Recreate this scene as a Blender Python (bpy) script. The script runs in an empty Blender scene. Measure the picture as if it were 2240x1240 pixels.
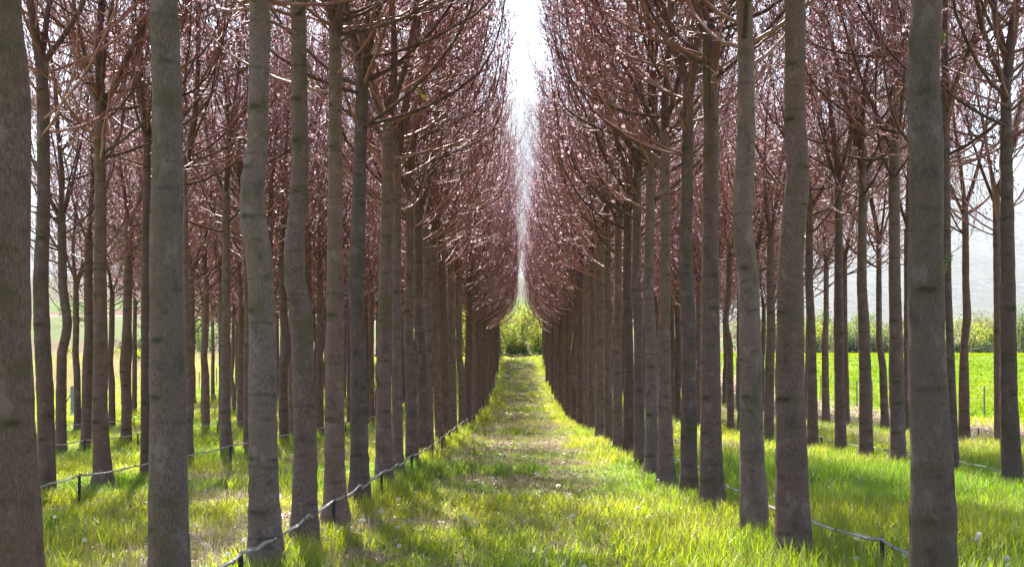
import bpy, math, random
import numpy as np
from mathutils import Vector

random.seed(11)
rng = np.random.default_rng(11)
R = math.radians
scene = bpy.context.scene
COL = scene.collection
PI = math.pi

# camera constants measured from the photograph (2240 px wide)
F, CX, CY, HC = 2650.0, 1138.0, 846.0, 1.46

# ------------------------------------------------------------------ terrain
def smooth(t):
    t = np.clip(t, 0, 1)
    return t * t * (3 - 2 * t)

_lat = rng.random((64, 64))
def vnoise(x, y):
    x = np.asarray(x, float); y = np.asarray(y, float)
    xi = np.floor(x).astype(int); yi = np.floor(y).astype(int)
    fx = smooth(x - xi); fy = smooth(y - yi)
    g = lambda a, b: _lat[a % 64, b % 64]
    return (g(xi, yi) * (1 - fx) + g(xi + 1, yi) * fx) * (1 - fy) + (g(xi, yi + 1) * (1 - fx) + g(xi + 1, yi + 1) * fx) * fy

def gz(x, y):
    x = np.asarray(x, float); y = np.asarray(y, float)
    a = np.clip(y - 42, 0, 67)
    z = 0.00088 * a * a + np.clip(y - 109, 0, None) * 0.03
    z = z + 0.25 * smooth((x - 5) / 11.0)
    t = np.clip(y - 160, 0, None)
    side = 1 - 0.62 * smooth((x / np.maximum(y, 1) + 0.02) / 0.14)      # the valley side is steeper on the left
    z = z + (0.06 * t + 0.00003 * t * t) * side
    z = z + 0.05 * (vnoise(x * 0.45 + 9, y * 0.45) - 0.5)
    z = z + np.clip((y - 150) / 300, 0, 1) * 6 * (vnoise(x * 0.012, y * 0.012) - 0.5)
    return z

def gzf(x, y):
    return float(gz(x, y))

# ------------------------------------------------------------------ helpers
class MB:
    """collects vertices, faces, uvs and material indices for ONE mesh"""
    def __init__(s):
        s.v = []; s.f = []; s.m = []; s.uv = []
    def quad_strip_tube(s, pts, rad, sides, mat=0, cap=False, uvs=None):
        pts = np.asarray(pts, float); n = len(pts)
        rad = np.broadcast_to(np.asarray(rad, float), (n,))
        tan = np.gradient(pts, axis=0)
        tan /= np.linalg.norm(tan, axis=1)[:, None] + 1e-12
        ref = np.array([1.0, 0.0, 0.0]) if abs(tan[0][0]) < 0.8 else np.array([0.0, 1.0, 0.0])
        a = np.cross(tan, ref); a /= np.linalg.norm(a, axis=1)[:, None] + 1e-12
        b = np.cross(tan, a)
        th = np.arange(sides) * 2 * PI / sides
        ring = (np.cos(th)[None, :, None] * a[:, None, :] + np.sin(th)[None, :, None] * b[:, None, :]) * rad[:, None, None] + pts[:, None, :]
        o = len(s.v)
        s.v.extend(ring.reshape(-1, 3).tolist())
        for i in range(n - 1):
            for k in range(sides):
                k2 = (k + 1) % sides
                s.f.append((o + i * sides + k, o + i * sides + k2, o + (i + 1) * sides + k2, o + (i + 1) * sides + k)); s.m.append(mat)
        if cap:
            s.f.append(tuple(o + (n - 1) * sides + k for k in range(sides))); s.m.append(mat)
            s.f.append(tuple(o + k for k in reversed(range(sides)))); s.m.append(mat)
    def face(s, pts, mat=0):
        o = len(s.v)
        s.v.extend([tuple(p) for p in pts]); s.f.append(tuple(range(o, o + len(pts)))); s.m.append(mat)
    def box(s, c, size, mat=0, rz=0.0):
        cx, cy, cz = c; hx, hy, hz = size[0] / 2, size[1] / 2, size[2] / 2
        cr, sr = math.cos(rz), math.sin(rz)
        o = len(s.v)
        for dz in (-hz, hz):
            for dx, dy in ((-hx, -hy), (hx, -hy), (hx, hy), (-hx, hy)):
                s.v.append((cx + dx * cr - dy * sr, cy + dx * sr + dy * cr, cz + dz))
        for q in ((3, 2, 1, 0), (4, 5, 6, 7), (0, 1, 5, 4), (1, 2, 6, 5), (2, 3, 7, 6), (3, 0, 4, 7)):
            s.f.append(tuple(o + k for k in q)); s.m.append(mat)
    def mesh(s, name, mats, smooth_=True):
        me = bpy.data.meshes.new(name)
        me.from_pydata(s.v, [], s.f)
        for m in mats: me.materials.append(m)
        me.polygons.foreach_set('material_index', s.m)
        if smooth_: me.polygons.foreach_set('use_smooth', [True] * len(s.f))
        me.update()
        return me

def link(name, me, parent=None, loc=(0, 0, 0), rz=0.0, scale=None):
    o = bpy.data.objects.new(name, me)
    COL.objects.link(o)
    o.location = loc; o.rotation_euler = (0, 0, rz)
    if scale is not None: o.scale = scale if hasattr(scale, '__len__') else (scale,) * 3
    if parent: o.parent = parent
    return o

def thing(name, label, cat, loc=(0, 0, 0), rz=0.0, group=None, me=None):
    o = link(name, me, None, loc, rz)
    o['label'] = label; o['category'] = cat
    if group: o['group'] = group
    return o

def structure(name, me):
    o = link(name, me); o['kind'] = 'structure'; return o

# ------------------------------------------------------------------ materials
class NT:
    def __init__(s, name):
        s.mat = bpy.data.materials.new(name); s.mat.use_nodes = True
        s.t = s.mat.node_tree; s.t.nodes.clear()
        s.out = s.n('ShaderNodeOutputMaterial')
    def n(s, typ, **kw):
        nd = s.t.nodes.new(typ)
        for k, v in kw.items(): setattr(nd, k, v)
        return nd
    def l(s, a, b): s.t.links.new(a, b)
    def val(s, sock, v):
        if hasattr(v, 'node'): s.l(v, sock)
        else: sock.default_value = v
    def math(s, op, a, b=0.0, c=None, clamp=False):
        nd = s.n('ShaderNodeMath', operation=op, use_clamp=clamp)
        s.val(nd.inputs[0], a); s.val(nd.inputs[1], b)
        if c is not None: s.val(nd.inputs[2], c)
        return nd.outputs[0]
    def ramp(s, f, p0, p1, v0=0.0, v1=1.0):
        nd = s.n('ShaderNodeMapRange', interpolation_type='SMOOTHSTEP')
        s.val(nd.inputs[0], f); nd.inputs[1].default_value = p0; nd.inputs[2].default_value = p1
        nd.inputs[3].default_value = v0; nd.inputs[4].default_value = v1
        return nd.outputs[0]
    def mix(s, f, a, b, blend='MIX'):
        nd = s.n('ShaderNodeMix', data_type='RGBA', blend_type=blend)
        s.val(nd.inputs[0], f)
        s.val(nd.inputs[6], a if hasattr(a, 'node') else (*a, 1)); s.val(nd.inputs[7], b if hasattr(b, 'node') else (*b, 1))
        return nd.outputs[2]
    def noise(s, vec, scale, detail=3, rough=0.55, dist=0.0):
        nd = s.n('ShaderNodeTexNoise'); 
        if vec is not None: s.l(vec, nd.inputs['Vector'])
        nd.inputs['Scale'].default_value = scale; nd.inputs['Detail'].default_value = detail
        nd.inputs['Roughness'].default_value = rough; nd.inputs['Distortion'].default_value = dist
        return nd.outputs['Fac']
    def vmul(s, vec, m, add=(0, 0, 0)):
        nd = s.n('ShaderNodeVectorMath', operation='MULTIPLY_ADD')
        s.l(vec, nd.inputs[0]); nd.inputs[1].default_value = m
        if hasattr(add, 'node'): s.l(add, nd.inputs[2])
        else: nd.inputs[2].default_value = add
        return nd.outputs[0]
    def pbsdf(s, color, rough=0.8, spec=0.3, bump=None, bstr=0.5, bdist=0.01, metal=0.0):
        p = s.n('ShaderNodeBsdfPrincipled')
        s.val(p.inputs['Base Color'], color if hasattr(color, 'node') else (*color, 1))
        s.val(p.inputs['Roughness'], rough); p.inputs['Specular IOR Level'].default_value = spec
        p.inputs['Metallic'].default_value = metal
        if bump is not None:
            b = s.n('ShaderNodeBump'); b.inputs['Strength'].default_value = bstr; b.inputs['Distance'].default_value = bdist
            s.l(bump, b.inputs['Height']); s.l(b.outputs[0], p.inputs['Normal'])
        return p.outputs[0]
    def leafy(s, color, tcolor, fac=0.5, rough=0.5, gloss=0.06):
        d = s.n('ShaderNodeBsdfDiffuse'); t = s.n('ShaderNodeBsdfTranslucent')
        s.val(d.inputs[0], color if hasattr(color, 'node') else (*color, 1)); s.val(t.inputs[0], tcolor if hasattr(tcolor, 'node') else (*tcolor, 1))
        m = s.n('ShaderNodeMixShader'); m.inputs[0].default_value = fac
        s.l(d.outputs[0], m.inputs[1]); s.l(t.outputs[0], m.inputs[2])
        if gloss <= 0: return m.outputs[0]
        g = s.n('ShaderNodeBsdfGlossy'); g.inputs['Roughness'].default_value = rough; g.inputs[0].default_value = (1, 1, 1, 1)
        m2 = s.n('ShaderNodeMixShader'); m2.inputs[0].default_value = gloss
        s.l(m.outputs[0], m2.inputs[1]); s.l(g.outputs[0], m2.inputs[2])
        return m2.outputs[0]
    def done(s, shader, vol=False):
        s.l(shader, s.out.inputs[1 if vol else 0]); return s.mat

def mat_bark():
    m = NT('paulownia_bark')
    uv = m.n('ShaderNodeUVMap').outputs[0]
    info = m.n('ShaderNodeObjectInfo')
    off = m.n('ShaderNodeCombineXYZ')
    m.l(m.math('MULTIPLY', info.outputs['Random'], 37.0), off.inputs[0]); m.l(m.math('MULTIPLY', info.outputs['Random'], 91.0), off.inputs[1])
    add = m.n('ShaderNodeVectorMath', operation='ADD'); m.l(uv, add.inputs[0]); m.l(off.outputs[0], add.inputs[1])
    p = add.outputs[0]
    # fine vertical fissures
    fis = m.noise(m.vmul(p, (120, 34, 1)), 1.0, 5, 0.7, 0.6)
    fis2 = m.noise(m.vmul(p, (230, 80, 1)), 1.0, 2, 0.6)
    big = m.noise(m.vmul(p, (2.2, 0.9, 1)), 1.0, 4, 0.6)
    blot = m.noise(m.vmul(p, (7, 4.5, 1), (13, 5, 0)), 1.0, 4, 0.65)
    moss = m.noise(m.vmul(p, (2.5, 1.3, 1), (3, 71, 0)), 1.0, 5, 0.65)
    col = m.mix(m.ramp(fis, 0.33, 0.67), (0.075, 0.046, 0.039), (0.225, 0.155, 0.137))
    col = m.mix(m.math('MULTIPLY', m.ramp(fis2, 0.35, 0.65), 0.35), col, (0.24, 0.195, 0.175))
    col = m.mix(m.math('MULTIPLY', m.ramp(big, 0.4, 0.62), 0.5), col, (0.165, 0.112, 0.095))
    col = m.mix(m.math('MULTIPLY', m.ramp(blot, 0.55, 0.66), 0.6), col, (0.26, 0.20, 0.185))
    col = m.mix(m.math('MULTIPLY', m.ramp(blot, 0.47, 0.32), 0.65), col, (0.075, 0.06, 0.053))
    col = m.mix(m.math('MULTIPLY', m.ramp(moss, 0.5, 0.74), 0.65), col, (0.075, 0.074, 0.03))
    # rings round the trunk at the growth nodes
    sx = m.n('ShaderNodeSeparateXYZ'); m.l(p, sx.inputs[0])
    wob = m.noise(m.vmul(p, (3, 1, 1)), 1.0, 2)
    w = m.math('MULTIPLY_ADD', wob, 0.16, m.math('MULTIPLY', sx.outputs[1], 2.1))
    vr = m.n('ShaderNodeTexVoronoi', voronoi_dimensions='1D'); m.l(w, vr.inputs['W']); vr.inputs['Scale'].default_value = 1.0; vr.inputs['Randomness'].default_value = 0.6
    ring = m.math('MULTIPLY', m.ramp(vr.outputs['Distance'], 0.05, 0.0), m.ramp(m.noise(m.vmul(p, (9, 3, 1)), 1.0, 2), 0.4, 0.6))
    col = m.mix(m.math('MULTIPLY', ring, 0.5), col, (0.05, 0.042, 0.034))
    # eye-shaped branch scars
    dn = m.n('ShaderNodeTexNoise'); m.l(m.vmul(p, (25, 25, 1)), dn.inputs['Vector']); dn.inputs['Scale'].default_value = 1.0
    ps = m.n('ShaderNodeVectorMath', operation='MULTIPLY_ADD'); m.l(dn.outputs['Color'], ps.inputs[0]); ps.inputs[1].default_value = (0.035, 0.02, 0); m.l(p, ps.inputs[2])
    q = m.vmul(ps.outputs[0], (1 / 0.30, 1 / 0.36, 0))
    vo = m.n('ShaderNodeTexVoronoi', voronoi_dimensions='2D'); m.l(q, vo.inputs['Vector']); vo.inputs['Scale'].default_value = 1.0; vo.inputs['Randomness'].default_value = 0.8
    dv = m.n('ShaderNodeVectorMath', operation='SUBTRACT'); m.l(q, dv.inputs[0]); m.l(vo.outputs['Position'], dv.inputs[1])
    ds = m.n('ShaderNodeSeparateXYZ'); m.l(dv.outputs[0], ds.inputs[0])
    ex = m.math('MULTIPLY', ds.outputs[0], 0.30 / 0.062); ey = m.math('MULTIPLY', ds.outputs[1], 0.36 / 0.019)
    el = m.math('SQRT', m.math('ADD', m.math('MULTIPLY', ex, ex), m.math('MULTIPLY', ey, ey)))
    rc = m.n('ShaderNodeSeparateColor'); m.l(vo.outputs['Color'], rc.inputs[0])
    sz = m.math('MULTIPLY_ADD', rc.outputs[0], 1.1, 0.55)
    el = m.math('DIVIDE', el, sz)
    on = m.ramp(rc.outputs[1], 0.35, 0.6)
    scar = m.math('MULTIPLY', m.ramp(el, 1.0, 0.3), on)
    halo = m.math('MULTIPLY', m.ramp(el, 2.6, 0.6), m.math('MULTIPLY_ADD', rc.outputs[2], 0.8, 0.2))
    col = m.mix(m.math('MULTIPLY', halo, 0.5), col, (0.075, 0.072, 0.034))
    col = m.mix(m.math('MULTIPLY', scar, 0.6), col, (0.035, 0.03, 0.022))
    # every trunk a little different
    hv = m.n('ShaderNodeHueSaturation'); m.l(col, hv.inputs['Color'])
    m.l(m.math('MULTIPLY_ADD', info.outputs['Random'], 0.5, 0.78), hv.inputs['Value'])
    m.l(m.math('MULTIPLY_ADD', m.math('FRACT', m.math('MULTIPLY', info.outputs['Random'], 7.13)), 0.35, 0.95), hv.inputs['Saturation'])
    hgt = m.math('SUBTRACT', m.math('ADD', m.math('MULTIPLY', fis, 1.0), m.math('MULTIPLY', fis2, 0.4)), m.math('MULTIPLY', scar, 1.2))
    return m.done(m.pbsdf(hv.outputs[0], 0.9, 0.15, hgt, 0.8, 0.006))

def mat_limb():
    m = NT('limb_bark')
    geo = m.n('ShaderNodeTexCoord').outputs['Object']
    n1 = m.noise(m.vmul(geo, (1, 1, 0.25)), 22, 4)
    n2 = m.noise(geo, 1.6, 3)
    col = m.mix(m.ramp(n1, 0.3, 0.7), (0.08, 0.045, 0.038), (0.17, 0.10, 0.085))
    col = m.mix(m.math('MULTIPLY', m.ramp(n2, 0.45, 0.6), 0.5), col, (0.085, 0.064, 0.052))
    return m.done(m.pbsdf(col, 0.85, 0.2, n1, 0.5, 0.006))

def mat_twig():
    m = NT('twig_bark')
    geo = m.n('ShaderNodeTexCoord').outputs['Object']
    info = m.n('ShaderNodeObjectInfo')
    n2 = m.noise(geo, 2.5, 2)
    col = m.mix(m.ramp(n2, 0.35, 0.65), (0.24, 0.092, 0.078), (0.33, 0.16, 0.14))
    hv = m.n('ShaderNodeHueSaturation'); m.l(col, hv.inputs['Color'])
    m.l(m.math('MULTIPLY_ADD', info.outputs['Random'], 0.5, 0.75), hv.inputs['Value'])
    return m.done(m.pbsdf(hv.outputs[0], 0.5, 0.35))

def mat_blossom(name, c, t):
    m = NT(name)
    geo = m.n('ShaderNodeTexCoord').outputs['Object']
    n = m.noise(geo, 5.0, 2)
    a = m.mix(m.ramp(n, 0.3, 0.7), tuple(k * 0.75 for k in c), c)
    b = m.mix(m.ramp(n, 0.3, 0.7), tuple(k * 0.75 for k in t), t)
    return m.done(m.leafy(a, b, 0.55, gloss=0))

def mat_plain(name, col, rough=0.7, spec=0.3, var=0.25, scale=6.0, metal=0.0):
    m = NT(name)
    geo = m.n('ShaderNodeTexCoord').outputs['Object']
    n = m.noise(geo, scale, 4)
    c = m.mix(m.ramp(n, 0.3, 0.7), tuple(k * (1 - var) for k in col), tuple(min(1, k * (1 + var)) for k in col))
    return m.done(m.pbsdf(c, rough, spec, n, 0.3, 0.01, metal))

def mat_grass(name, c0, c1, t0, t1, fac=0.55, gloss=0.05):
    m = NT(name)
    at = m.n('ShaderNodeAttribute', attribute_type='INSTANCER', attribute_name='tint')
    info = m.n('ShaderNodeObjectInfo')
    bl = m.n('ShaderNodeAttribute', attribute_type='GEOMETRY', attribute_name='blade')
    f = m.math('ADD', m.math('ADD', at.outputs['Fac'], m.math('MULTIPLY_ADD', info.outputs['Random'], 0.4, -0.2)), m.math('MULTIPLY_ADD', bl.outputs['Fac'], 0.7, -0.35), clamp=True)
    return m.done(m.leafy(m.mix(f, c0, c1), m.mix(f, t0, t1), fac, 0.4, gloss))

def mat_leaf(name, c, t, var=0.35, fac=0.5):
    m = NT(name)
    geo = m.n('ShaderNodeTexCoord').outputs['Object']
    n = m.noise(geo, 1.3, 3)
    n2 = m.noise(geo, 9.0, 2)
    f = m.math('MULTIPLY_ADD', n2, 0.5, m.math('MULTIPLY', n, 0.6))
    a = m.mix(m.ramp(f, 0.35, 0.75), tuple(k * (1 - var) for k in c), tuple(k * (1 + var) for k in c))
    b = m.mix(m.ramp(f, 0.35, 0.75), tuple(k * (1 - var) for k in t), tuple(k * (1 + var) for k in t))
    return m.done(m.leafy(a, b, fac, 0.5, 0.03))

M_BARK = mat_bark(); M_LIMB = mat_limb(); M_TWIG = mat_twig()
M_BLOS = mat_blossom('lilac_blossom', (0.53, 0.38, 0.46), (0.62, 0.46, 0.55))
M_BLOS2 = mat_blossom('pink_blossom', (0.34, 0.17, 0.20), (0.42, 0.21, 0.25))
M_CAPS = mat_plain('seed_capsule', (0.085, 0.045, 0.035), 0.7)
M_YLEAF = mat_blossom('young_leaf', (0.30, 0.32, 0.05), (0.45, 0.45, 0.05))

# ------------------------------------------------------------------ paulownia trees
def bez(p0, d0, length, up, n, wob=0.0, r=random):
    """a limb that leaves p0 along d0 and bends towards the light"""
    p = np.array(p0, float); d = np.array(d0, float); d /= np.linalg.norm(d)
    pts = [p.copy()]; st = length / n
    for i in range(n):
        d = d + np.array([0, 0, up / n]) + np.array([r.gauss(0, wob), r.gauss(0, wob), r.gauss(0, wob * 0.6)])
        d /= np.linalg.norm(d)
        p = p + d * st
        pts.append(p.copy())
    return np.array(pts)

def inside(pts, rr, wild=0.16):
    # crowding keeps most branches within about 1.8 m of the trunk; a few stray further
    w0 = np.interp(pts[:, 2], [-1, 2.2, 5.5], [0.78, 0.77, 0.92]) * (rr.uniform(1.15, 1.6) if rr.random() < wild else rr.uniform(0.72, 1.12))
    q = pts.copy(); r_ = np.hypot(q[:, 0], q[:, 1])
    k = np.where(r_ > 1.15, (1.15 + w0 * (1 - np.exp(-(r_ - 1.15) / w0))) / np.maximum(r_, 1e-6), 1.0)
    q[:, 0] *= k; q[:, 1] *= k
    return q

def dirv(az, el):
    return np.array([math.cos(az) * math.cos(el), math.sin(az) * math.cos(el), math.sin(el)])

def blossoms(b, p, d, rr, big=1.0, rich=True):
    """an upright panicle: a stalk of little bells, some open, with round buds and last year's capsules"""
    L = rr.uniform(0.18, 0.34) * big
    d = d * 0.5 + np.array([0, 0, 0.7]); d /= np.linalg.norm(d)
    b.quad_strip_tube([p, p + d * L], [0.004, 0.002], 3, 1)
    for k in range(rr.randint(4, 7)):
        t = rr.random() ** 0.8
        c = p + d * L * t + np.array([rr.gauss(0, 1), rr.gauss(0, 1), rr.gauss(0, 0.7)]) * 0.055 * (1.25 - t) * big
        s = rr.uniform(0.018, 0.036) * big
        az = rr.uniform(0, 2 * PI)
        u = np.array([math.cos(az), math.sin(az), rr.uniform(-0.6, 0.2)]); u /= np.linalg.norm(u)
        w = np.cross(u, [rr.gauss(0, 1), rr.gauss(0, 1), rr.gauss(0, 1)]); w /= np.linalg.norm(w) + 1e-9
        mt = 2 if rr.random() < 0.86 else 3
        b.face([c - w * s * 0.55, c + w * s * 0.55, c + u * s * 1.6 + w * s * 0.95, c + u * s * 1.6 - w * s * 0.95], mt)
    for k in range(rr.randint(1, 4)):
        c = p + d * L * rr.uniform(0, 1) + np.array([rr.gauss(0, 1), rr.gauss(0, 1), rr.gauss(0, 1)]) * 0.04
        s = rr.uniform(0.012, 0.02)
        o = len(b.v)
        b.v.extend([tuple(c + q) for q in (np.array([s, 0, 0]), np.array([0, s, 0]), np.array([-s, 0, 0]), np.array([0, -s, 0]), np.array([0, 0, s * 1.5]), np.array([0, 0, -s * 1.5]))])
        for q in ((0, 1, 4), (1, 2, 4), (2, 3, 4), (3, 0, 4), (1, 0, 5), (2, 1, 5), (3, 2, 5), (0, 3, 5)):
            b.f.append(tuple(o + k2 for k2 in q)); b.m.append(4)

def twigs_on(b, pts, rr, spacing, lmin, lmax, start=0.25, flower=0.5, sub=True):
    seg = np.linalg.norm(np.diff(pts, axis=0), axis=1); tot = seg.sum()
    s = tot * start
    cum = np.concatenate([[0], np.cumsum(seg)])
    while s < tot:
        i = min(int(np.searchsorted(cum, s)) - 1, len(seg) - 1); i = max(i, 0)
        t = (s - cum[i]) / seg[i]
        p = pts[i] * (1 - t) + pts[i + 1] * t
        d0 = pts[i + 1] - pts[i]; d0 /= np.linalg.norm(d0)
        side = np.cross(d0, [rr.gauss(0, 1), rr.gauss(0, 1), rr.gauss(0, 1)]); side /= np.linalg.norm(side) + 1e-9
        d = d0 * rr.uniform(0.3, 1.0) + side * rr.uniform(0.5, 1.0) + np.array([0, 0, 0.25])
        L = rr.uniform(lmin, lmax)
        tw = bez(p, d, L, rr.uniform(0.2, 0.9), 4, 0.16, rr)
        b.quad_strip_tube(tw, np.linspace(0.0056, 0.0028, 5) * rr.uniform(0.8, 1.3), 3, 1)
        if sub:
            for _ in range(rr.choice([0, 1, 1, 2])):
                k = rr.randint(1, 3)
                d2 = tw[k + 1] - tw[k]; d2 /= np.linalg.norm(d2)
                d2 = d2 + np.array([rr.gauss(0, .7), rr.gauss(0, .7), rr.gauss(0, .5)])
                t2 = bez(tw[k], d2, L * rr.uniform(0.3, 0.6), 0.4, 2, 0.15, rr)
                b.quad_strip_tube(t2, np.linspace(0.0045, 0.0025, 3), 3, 1)
                if rr.random() < flower * 0.6: blossoms(b, t2[-1], t2[-1] - t2[-2], rr, 0.9)
        if rr.random() < flower: blossoms(b, tw[-1], tw[-1] - tw[-2], rr)
        if rr.random() < 0.0015:
            c = tw[-2]
            for _ in range(4):
                q = c + np.array([rr.gauss(0, 1), rr.gauss(0, 1), rr.gauss(0, 1)]) * 0.05
                u = np.array([rr.gauss(0, 1), rr.gauss(0, 1), rr.gauss(0, 1)]) * 0.02; w = np.array([rr.gauss(0, 1), rr.gauss(0, 1), rr.gauss(0, 1)]) * 0.02
                b.face([q - u, q + w, q + u, q - w], 5)
        s += spacing * rr.uniform(0.6, 1.4)

CROWN_MATS = [M_LIMB, M_TWIG, M_BLOS, M_BLOS2, M_CAPS, M_YLEAF]
def make_crown(seed):
    """origin at the fork; returns the limb meshes, the crown mesh and both in one"""
    rr = random.Random(seed)
    limbs = []
    crown = MB()
    nl = rr.choice([2, 3, 3, 4])
    az0 = rr.uniform(0, 2 * PI)
    ends = []
    for k in range(nl):
        az = az0 + k * 2 * PI / nl + rr.uniform(-0.35, 0.35)
        tilt = rr.uniform(0.1, 0.2) if (k == 0 and nl > 2) else rr.uniform(0.32, 0.62)
        L = rr.uniform(4.4, 5.8) if k == 0 else rr.uniform(3.6, 5.2)
        r0 = rr.uniform(0.055, 0.07) if k == 0 else rr.uniform(0.035, 0.052)
        st = np.array([0, 0, -0.15 if k == 0 else rr.uniform(-0.35, 0.05)])
        pts = bez(st, dirv(az, PI / 2 - tilt), L, rr.uniform(0.25, 0.6), 11, 0.05, rr)
        rad = r0 * (1 - np.linspace(0, 1, 12) ** 0.8 * 0.86)
        lm = MB(); lm.quad_strip_tube(pts, rad, 7, 0); limbs.append(lm)
        ends.append((pts, rad, az))
    # thin arching side branches leaving the trunk below and at the fork
    nb = rr.randint(23, 27); a0 = rr.uniform(0, 6.28)
    for k in range(nb):
        az = a0 + k * 2.4 + rr.uniform(-0.3, 0.3)
        z0 = rr.uniform(-0.9, 4.2) if k > 5 else rr.uniform(-0.95, 0.1)
        L = rr.uniform(3.0, 4.7) * (1 - 0.06 * max(z0, 0))
        pts = bez((0, 0, z0), dirv(az, rr.uniform(-0.05, 0.4)), L, rr.uniform(1.1, 2.2), 12, 0.06, rr)
        pts = inside(pts, rr)
        r0 = rr.uniform(0.015, 0.026)
        crown.quad_strip_tube(pts, r0 * (1 - np.linspace(0, 1, 13) * 0.78), 5, 0 if r0 > 0.021 else 1)
        twigs_on(crown, pts, rr, 0.12, 0.2, 0.75, 0.12, 0.08 + 0.05 * max(z0, 0))
    # a few long strays that reach out over the gaps
    for k in range(8):
        az = rr.uniform(0, 2 * PI)
        pts = bez((0, 0, rr.uniform(1.6, 4.6)), dirv(az, rr.uniform(0.25, 0.6)), rr.uniform(3.0, 4.2), rr.uniform(0.35, 0.9), 11, 0.07, rr)
        crown.quad_strip_tube(pts, 0.017 * (1 - np.linspace(0, 1, 12) * 0.75), 4, 1)
        twigs_on(crown, pts, rr, 0.13, 0.15, 0.55, 0.3, 0.3)
    # side branches along the limbs
    for pts, rad, az in ends:
        s = 1
        for i in range(1, len(pts) - 1):
            for _ in range(rr.choice([1, 1, 2])):
                t = rr.random()
                p = pts[i] * (1 - t) + pts[i + 1] * t
                frac = i / len(pts)  # how far up the limb
                a = az + rr.uniform(-2.2, 2.2) * (1 - 0.4 * frac)
                L = rr.uniform(1.1, 2.4) * (1.1 - 0.4 * frac)
                br = inside(bez(p, dirv(a, rr.uniform(-0.05, 0.6)), L, rr.uniform(0.6, 1.6), 7, 0.1, rr), rr, 0.18 if frac > 0.4 else 0.08)
                r0 = min(rad[i] * 0.5, rr.uniform(0.010, 0.018))
                crown.quad_strip_tube(br, r0 * (1 - np.linspace(0, 1, 8) * 0.7), 4, 0 if r0 > 0.014 else 1)
                twigs_on(crown, br, rr, 0.118, 0.2, 0.65, 0.12, 0.12 + 0.32 * frac)
        twigs_on(crown, pts[5:], rr, 0.09, 0.3, 0.75, 0.1, 0.5)
    # the crowns are pruned and crowded: nothing reaches past about 1.75 m
    for q in limbs + [crown]:
        a = np.array(q.v); rr_ = np.hypot(a[:, 0], a[:, 1]); w_ = np.interp(a[:, 2], [-1, 1.5, 3.0], [0.98, 0.98, 1.2]); k_ = np.where(rr_ > 1.25, (1.25 + w_ * (1 - np.exp(-(rr_ - 1.25) / w_))) / np.maximum(rr_, 1e-6), 1.0)
        a[:, 0] *= k_; a[:, 1] *= k_; q.v = a.tolist()
    lm_me = [l.mesh('limb', [M_LIMB]) for l in limbs]
    cr_me = crown.mesh('crown', CROWN_MATS)
    full = MB()
    for l in limbs + [crown]:
        o = len(full.v); full.v += l.v; full.f += [tuple(i + o for i in f) for f in l.f]; full.m += l.m
    return lm_me, cr_me, full

NCROWN = 9
CROWNS = []
for k in range(NCROWN):
    a, b_, c = make_crown(100 + k)
    CROWNS.append((a, b_, c.mesh('crown', CROWN_MATS)))

def trunk_mesh(cz, cxo, cyo, rad, seed, sides=18, name='trunk'):
    """cz heights, cxo/cyo centre offsets, rad radii; uv in metres"""
    rr = np.random.default_rng(seed)
    z = np.arange(cz[0], cz[-1] + 0.06, 0.08)
    X = np.interp(z, cz, cxo); Y = np.interp(z, cz, cyo); Rr = np.interp(z, cz, rad)
    ker = np.array([0.3, 1, 2, 1, 0.3]) / 4.6
    def sm(a):
        q = np.pad(a, 2, mode='edge'); return np.convolve(q, ker, 'valid')
    X, Y, Rr = sm(X), sm(Y), sm(Rr)
    h = z - z[0] - 0.35
    Rr = Rr * (1 + 0.4 * np.exp(-np.clip(h, 0, None) / 0.19))
    Rr = Rr * (1 + 0.018 * rr.standard_normal(len(z)))
    th = np.arange(sides) * 2 * PI / sides
    lob = 1 + 0.025 * np.cos(3 * th + rr.uniform(0, 6)) + 0.02 * np.cos(2 * th + rr.uniform(0, 6))
    flare = 0.16 * np.cos(4 * th + rr.uniform(0, 6)) + 0.1 * np.cos(5 * th + rr.uniform(0, 6))
    fl = np.exp(-np.clip(h, 0, None) / 0.12)
    rad2 = Rr[:, None] * (lob[None, :] + flare[None, :] * fl[:, None] + 0.012 * rr.standard_normal((len(z), sides)))
    V = np.stack([X[:, None] + rad2 * np.cos(th), Y[:, None] + rad2 * np.sin(th), np.broadcast_to(z[:, None], rad2.shape)], -1)
    n = len(z)
    faces = []; uvs = []
    circ = 2 * PI * float(np.mean(Rr))
    for i in range(n - 1):
        for k in range(sides):
            k2 = (k + 1) % sides
            faces.append((i * sides + k, i * sides + k2, (i + 1) * sides + k2, (i + 1) * sides + k))
            u0 = k / sides * circ; u1 = (k + 1) / sides * circ
            uvs += [u0, z[i], u1, z[i], u1, z[i + 1], u0, z[i + 1]]
    verts = V.reshape(-1, 3).tolist()
    verts.append((float(X[-1]), float(Y[-1]), float(z[-1] + 0.05)))
    for k in range(sides):
        faces.append(((n - 1) * sides + k, (n - 1) * sides + (k + 1) % sides, len(verts) - 1)); uvs += [0, z[-1], .05, z[-1], .02, z[-1] + .05]
    me = bpy.data.meshes.new(name)
    me.from_pydata(verts, [], faces)
    me.materials.append(M_BARK)
    ul = me.uv_layers.new(name='UVMap'); ul.data.foreach_set('uv', np.array(uvs, np.float32))
    me.polygons.foreach_set('use_smooth', [True] * len(faces))
    me.update()
    return me

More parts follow.
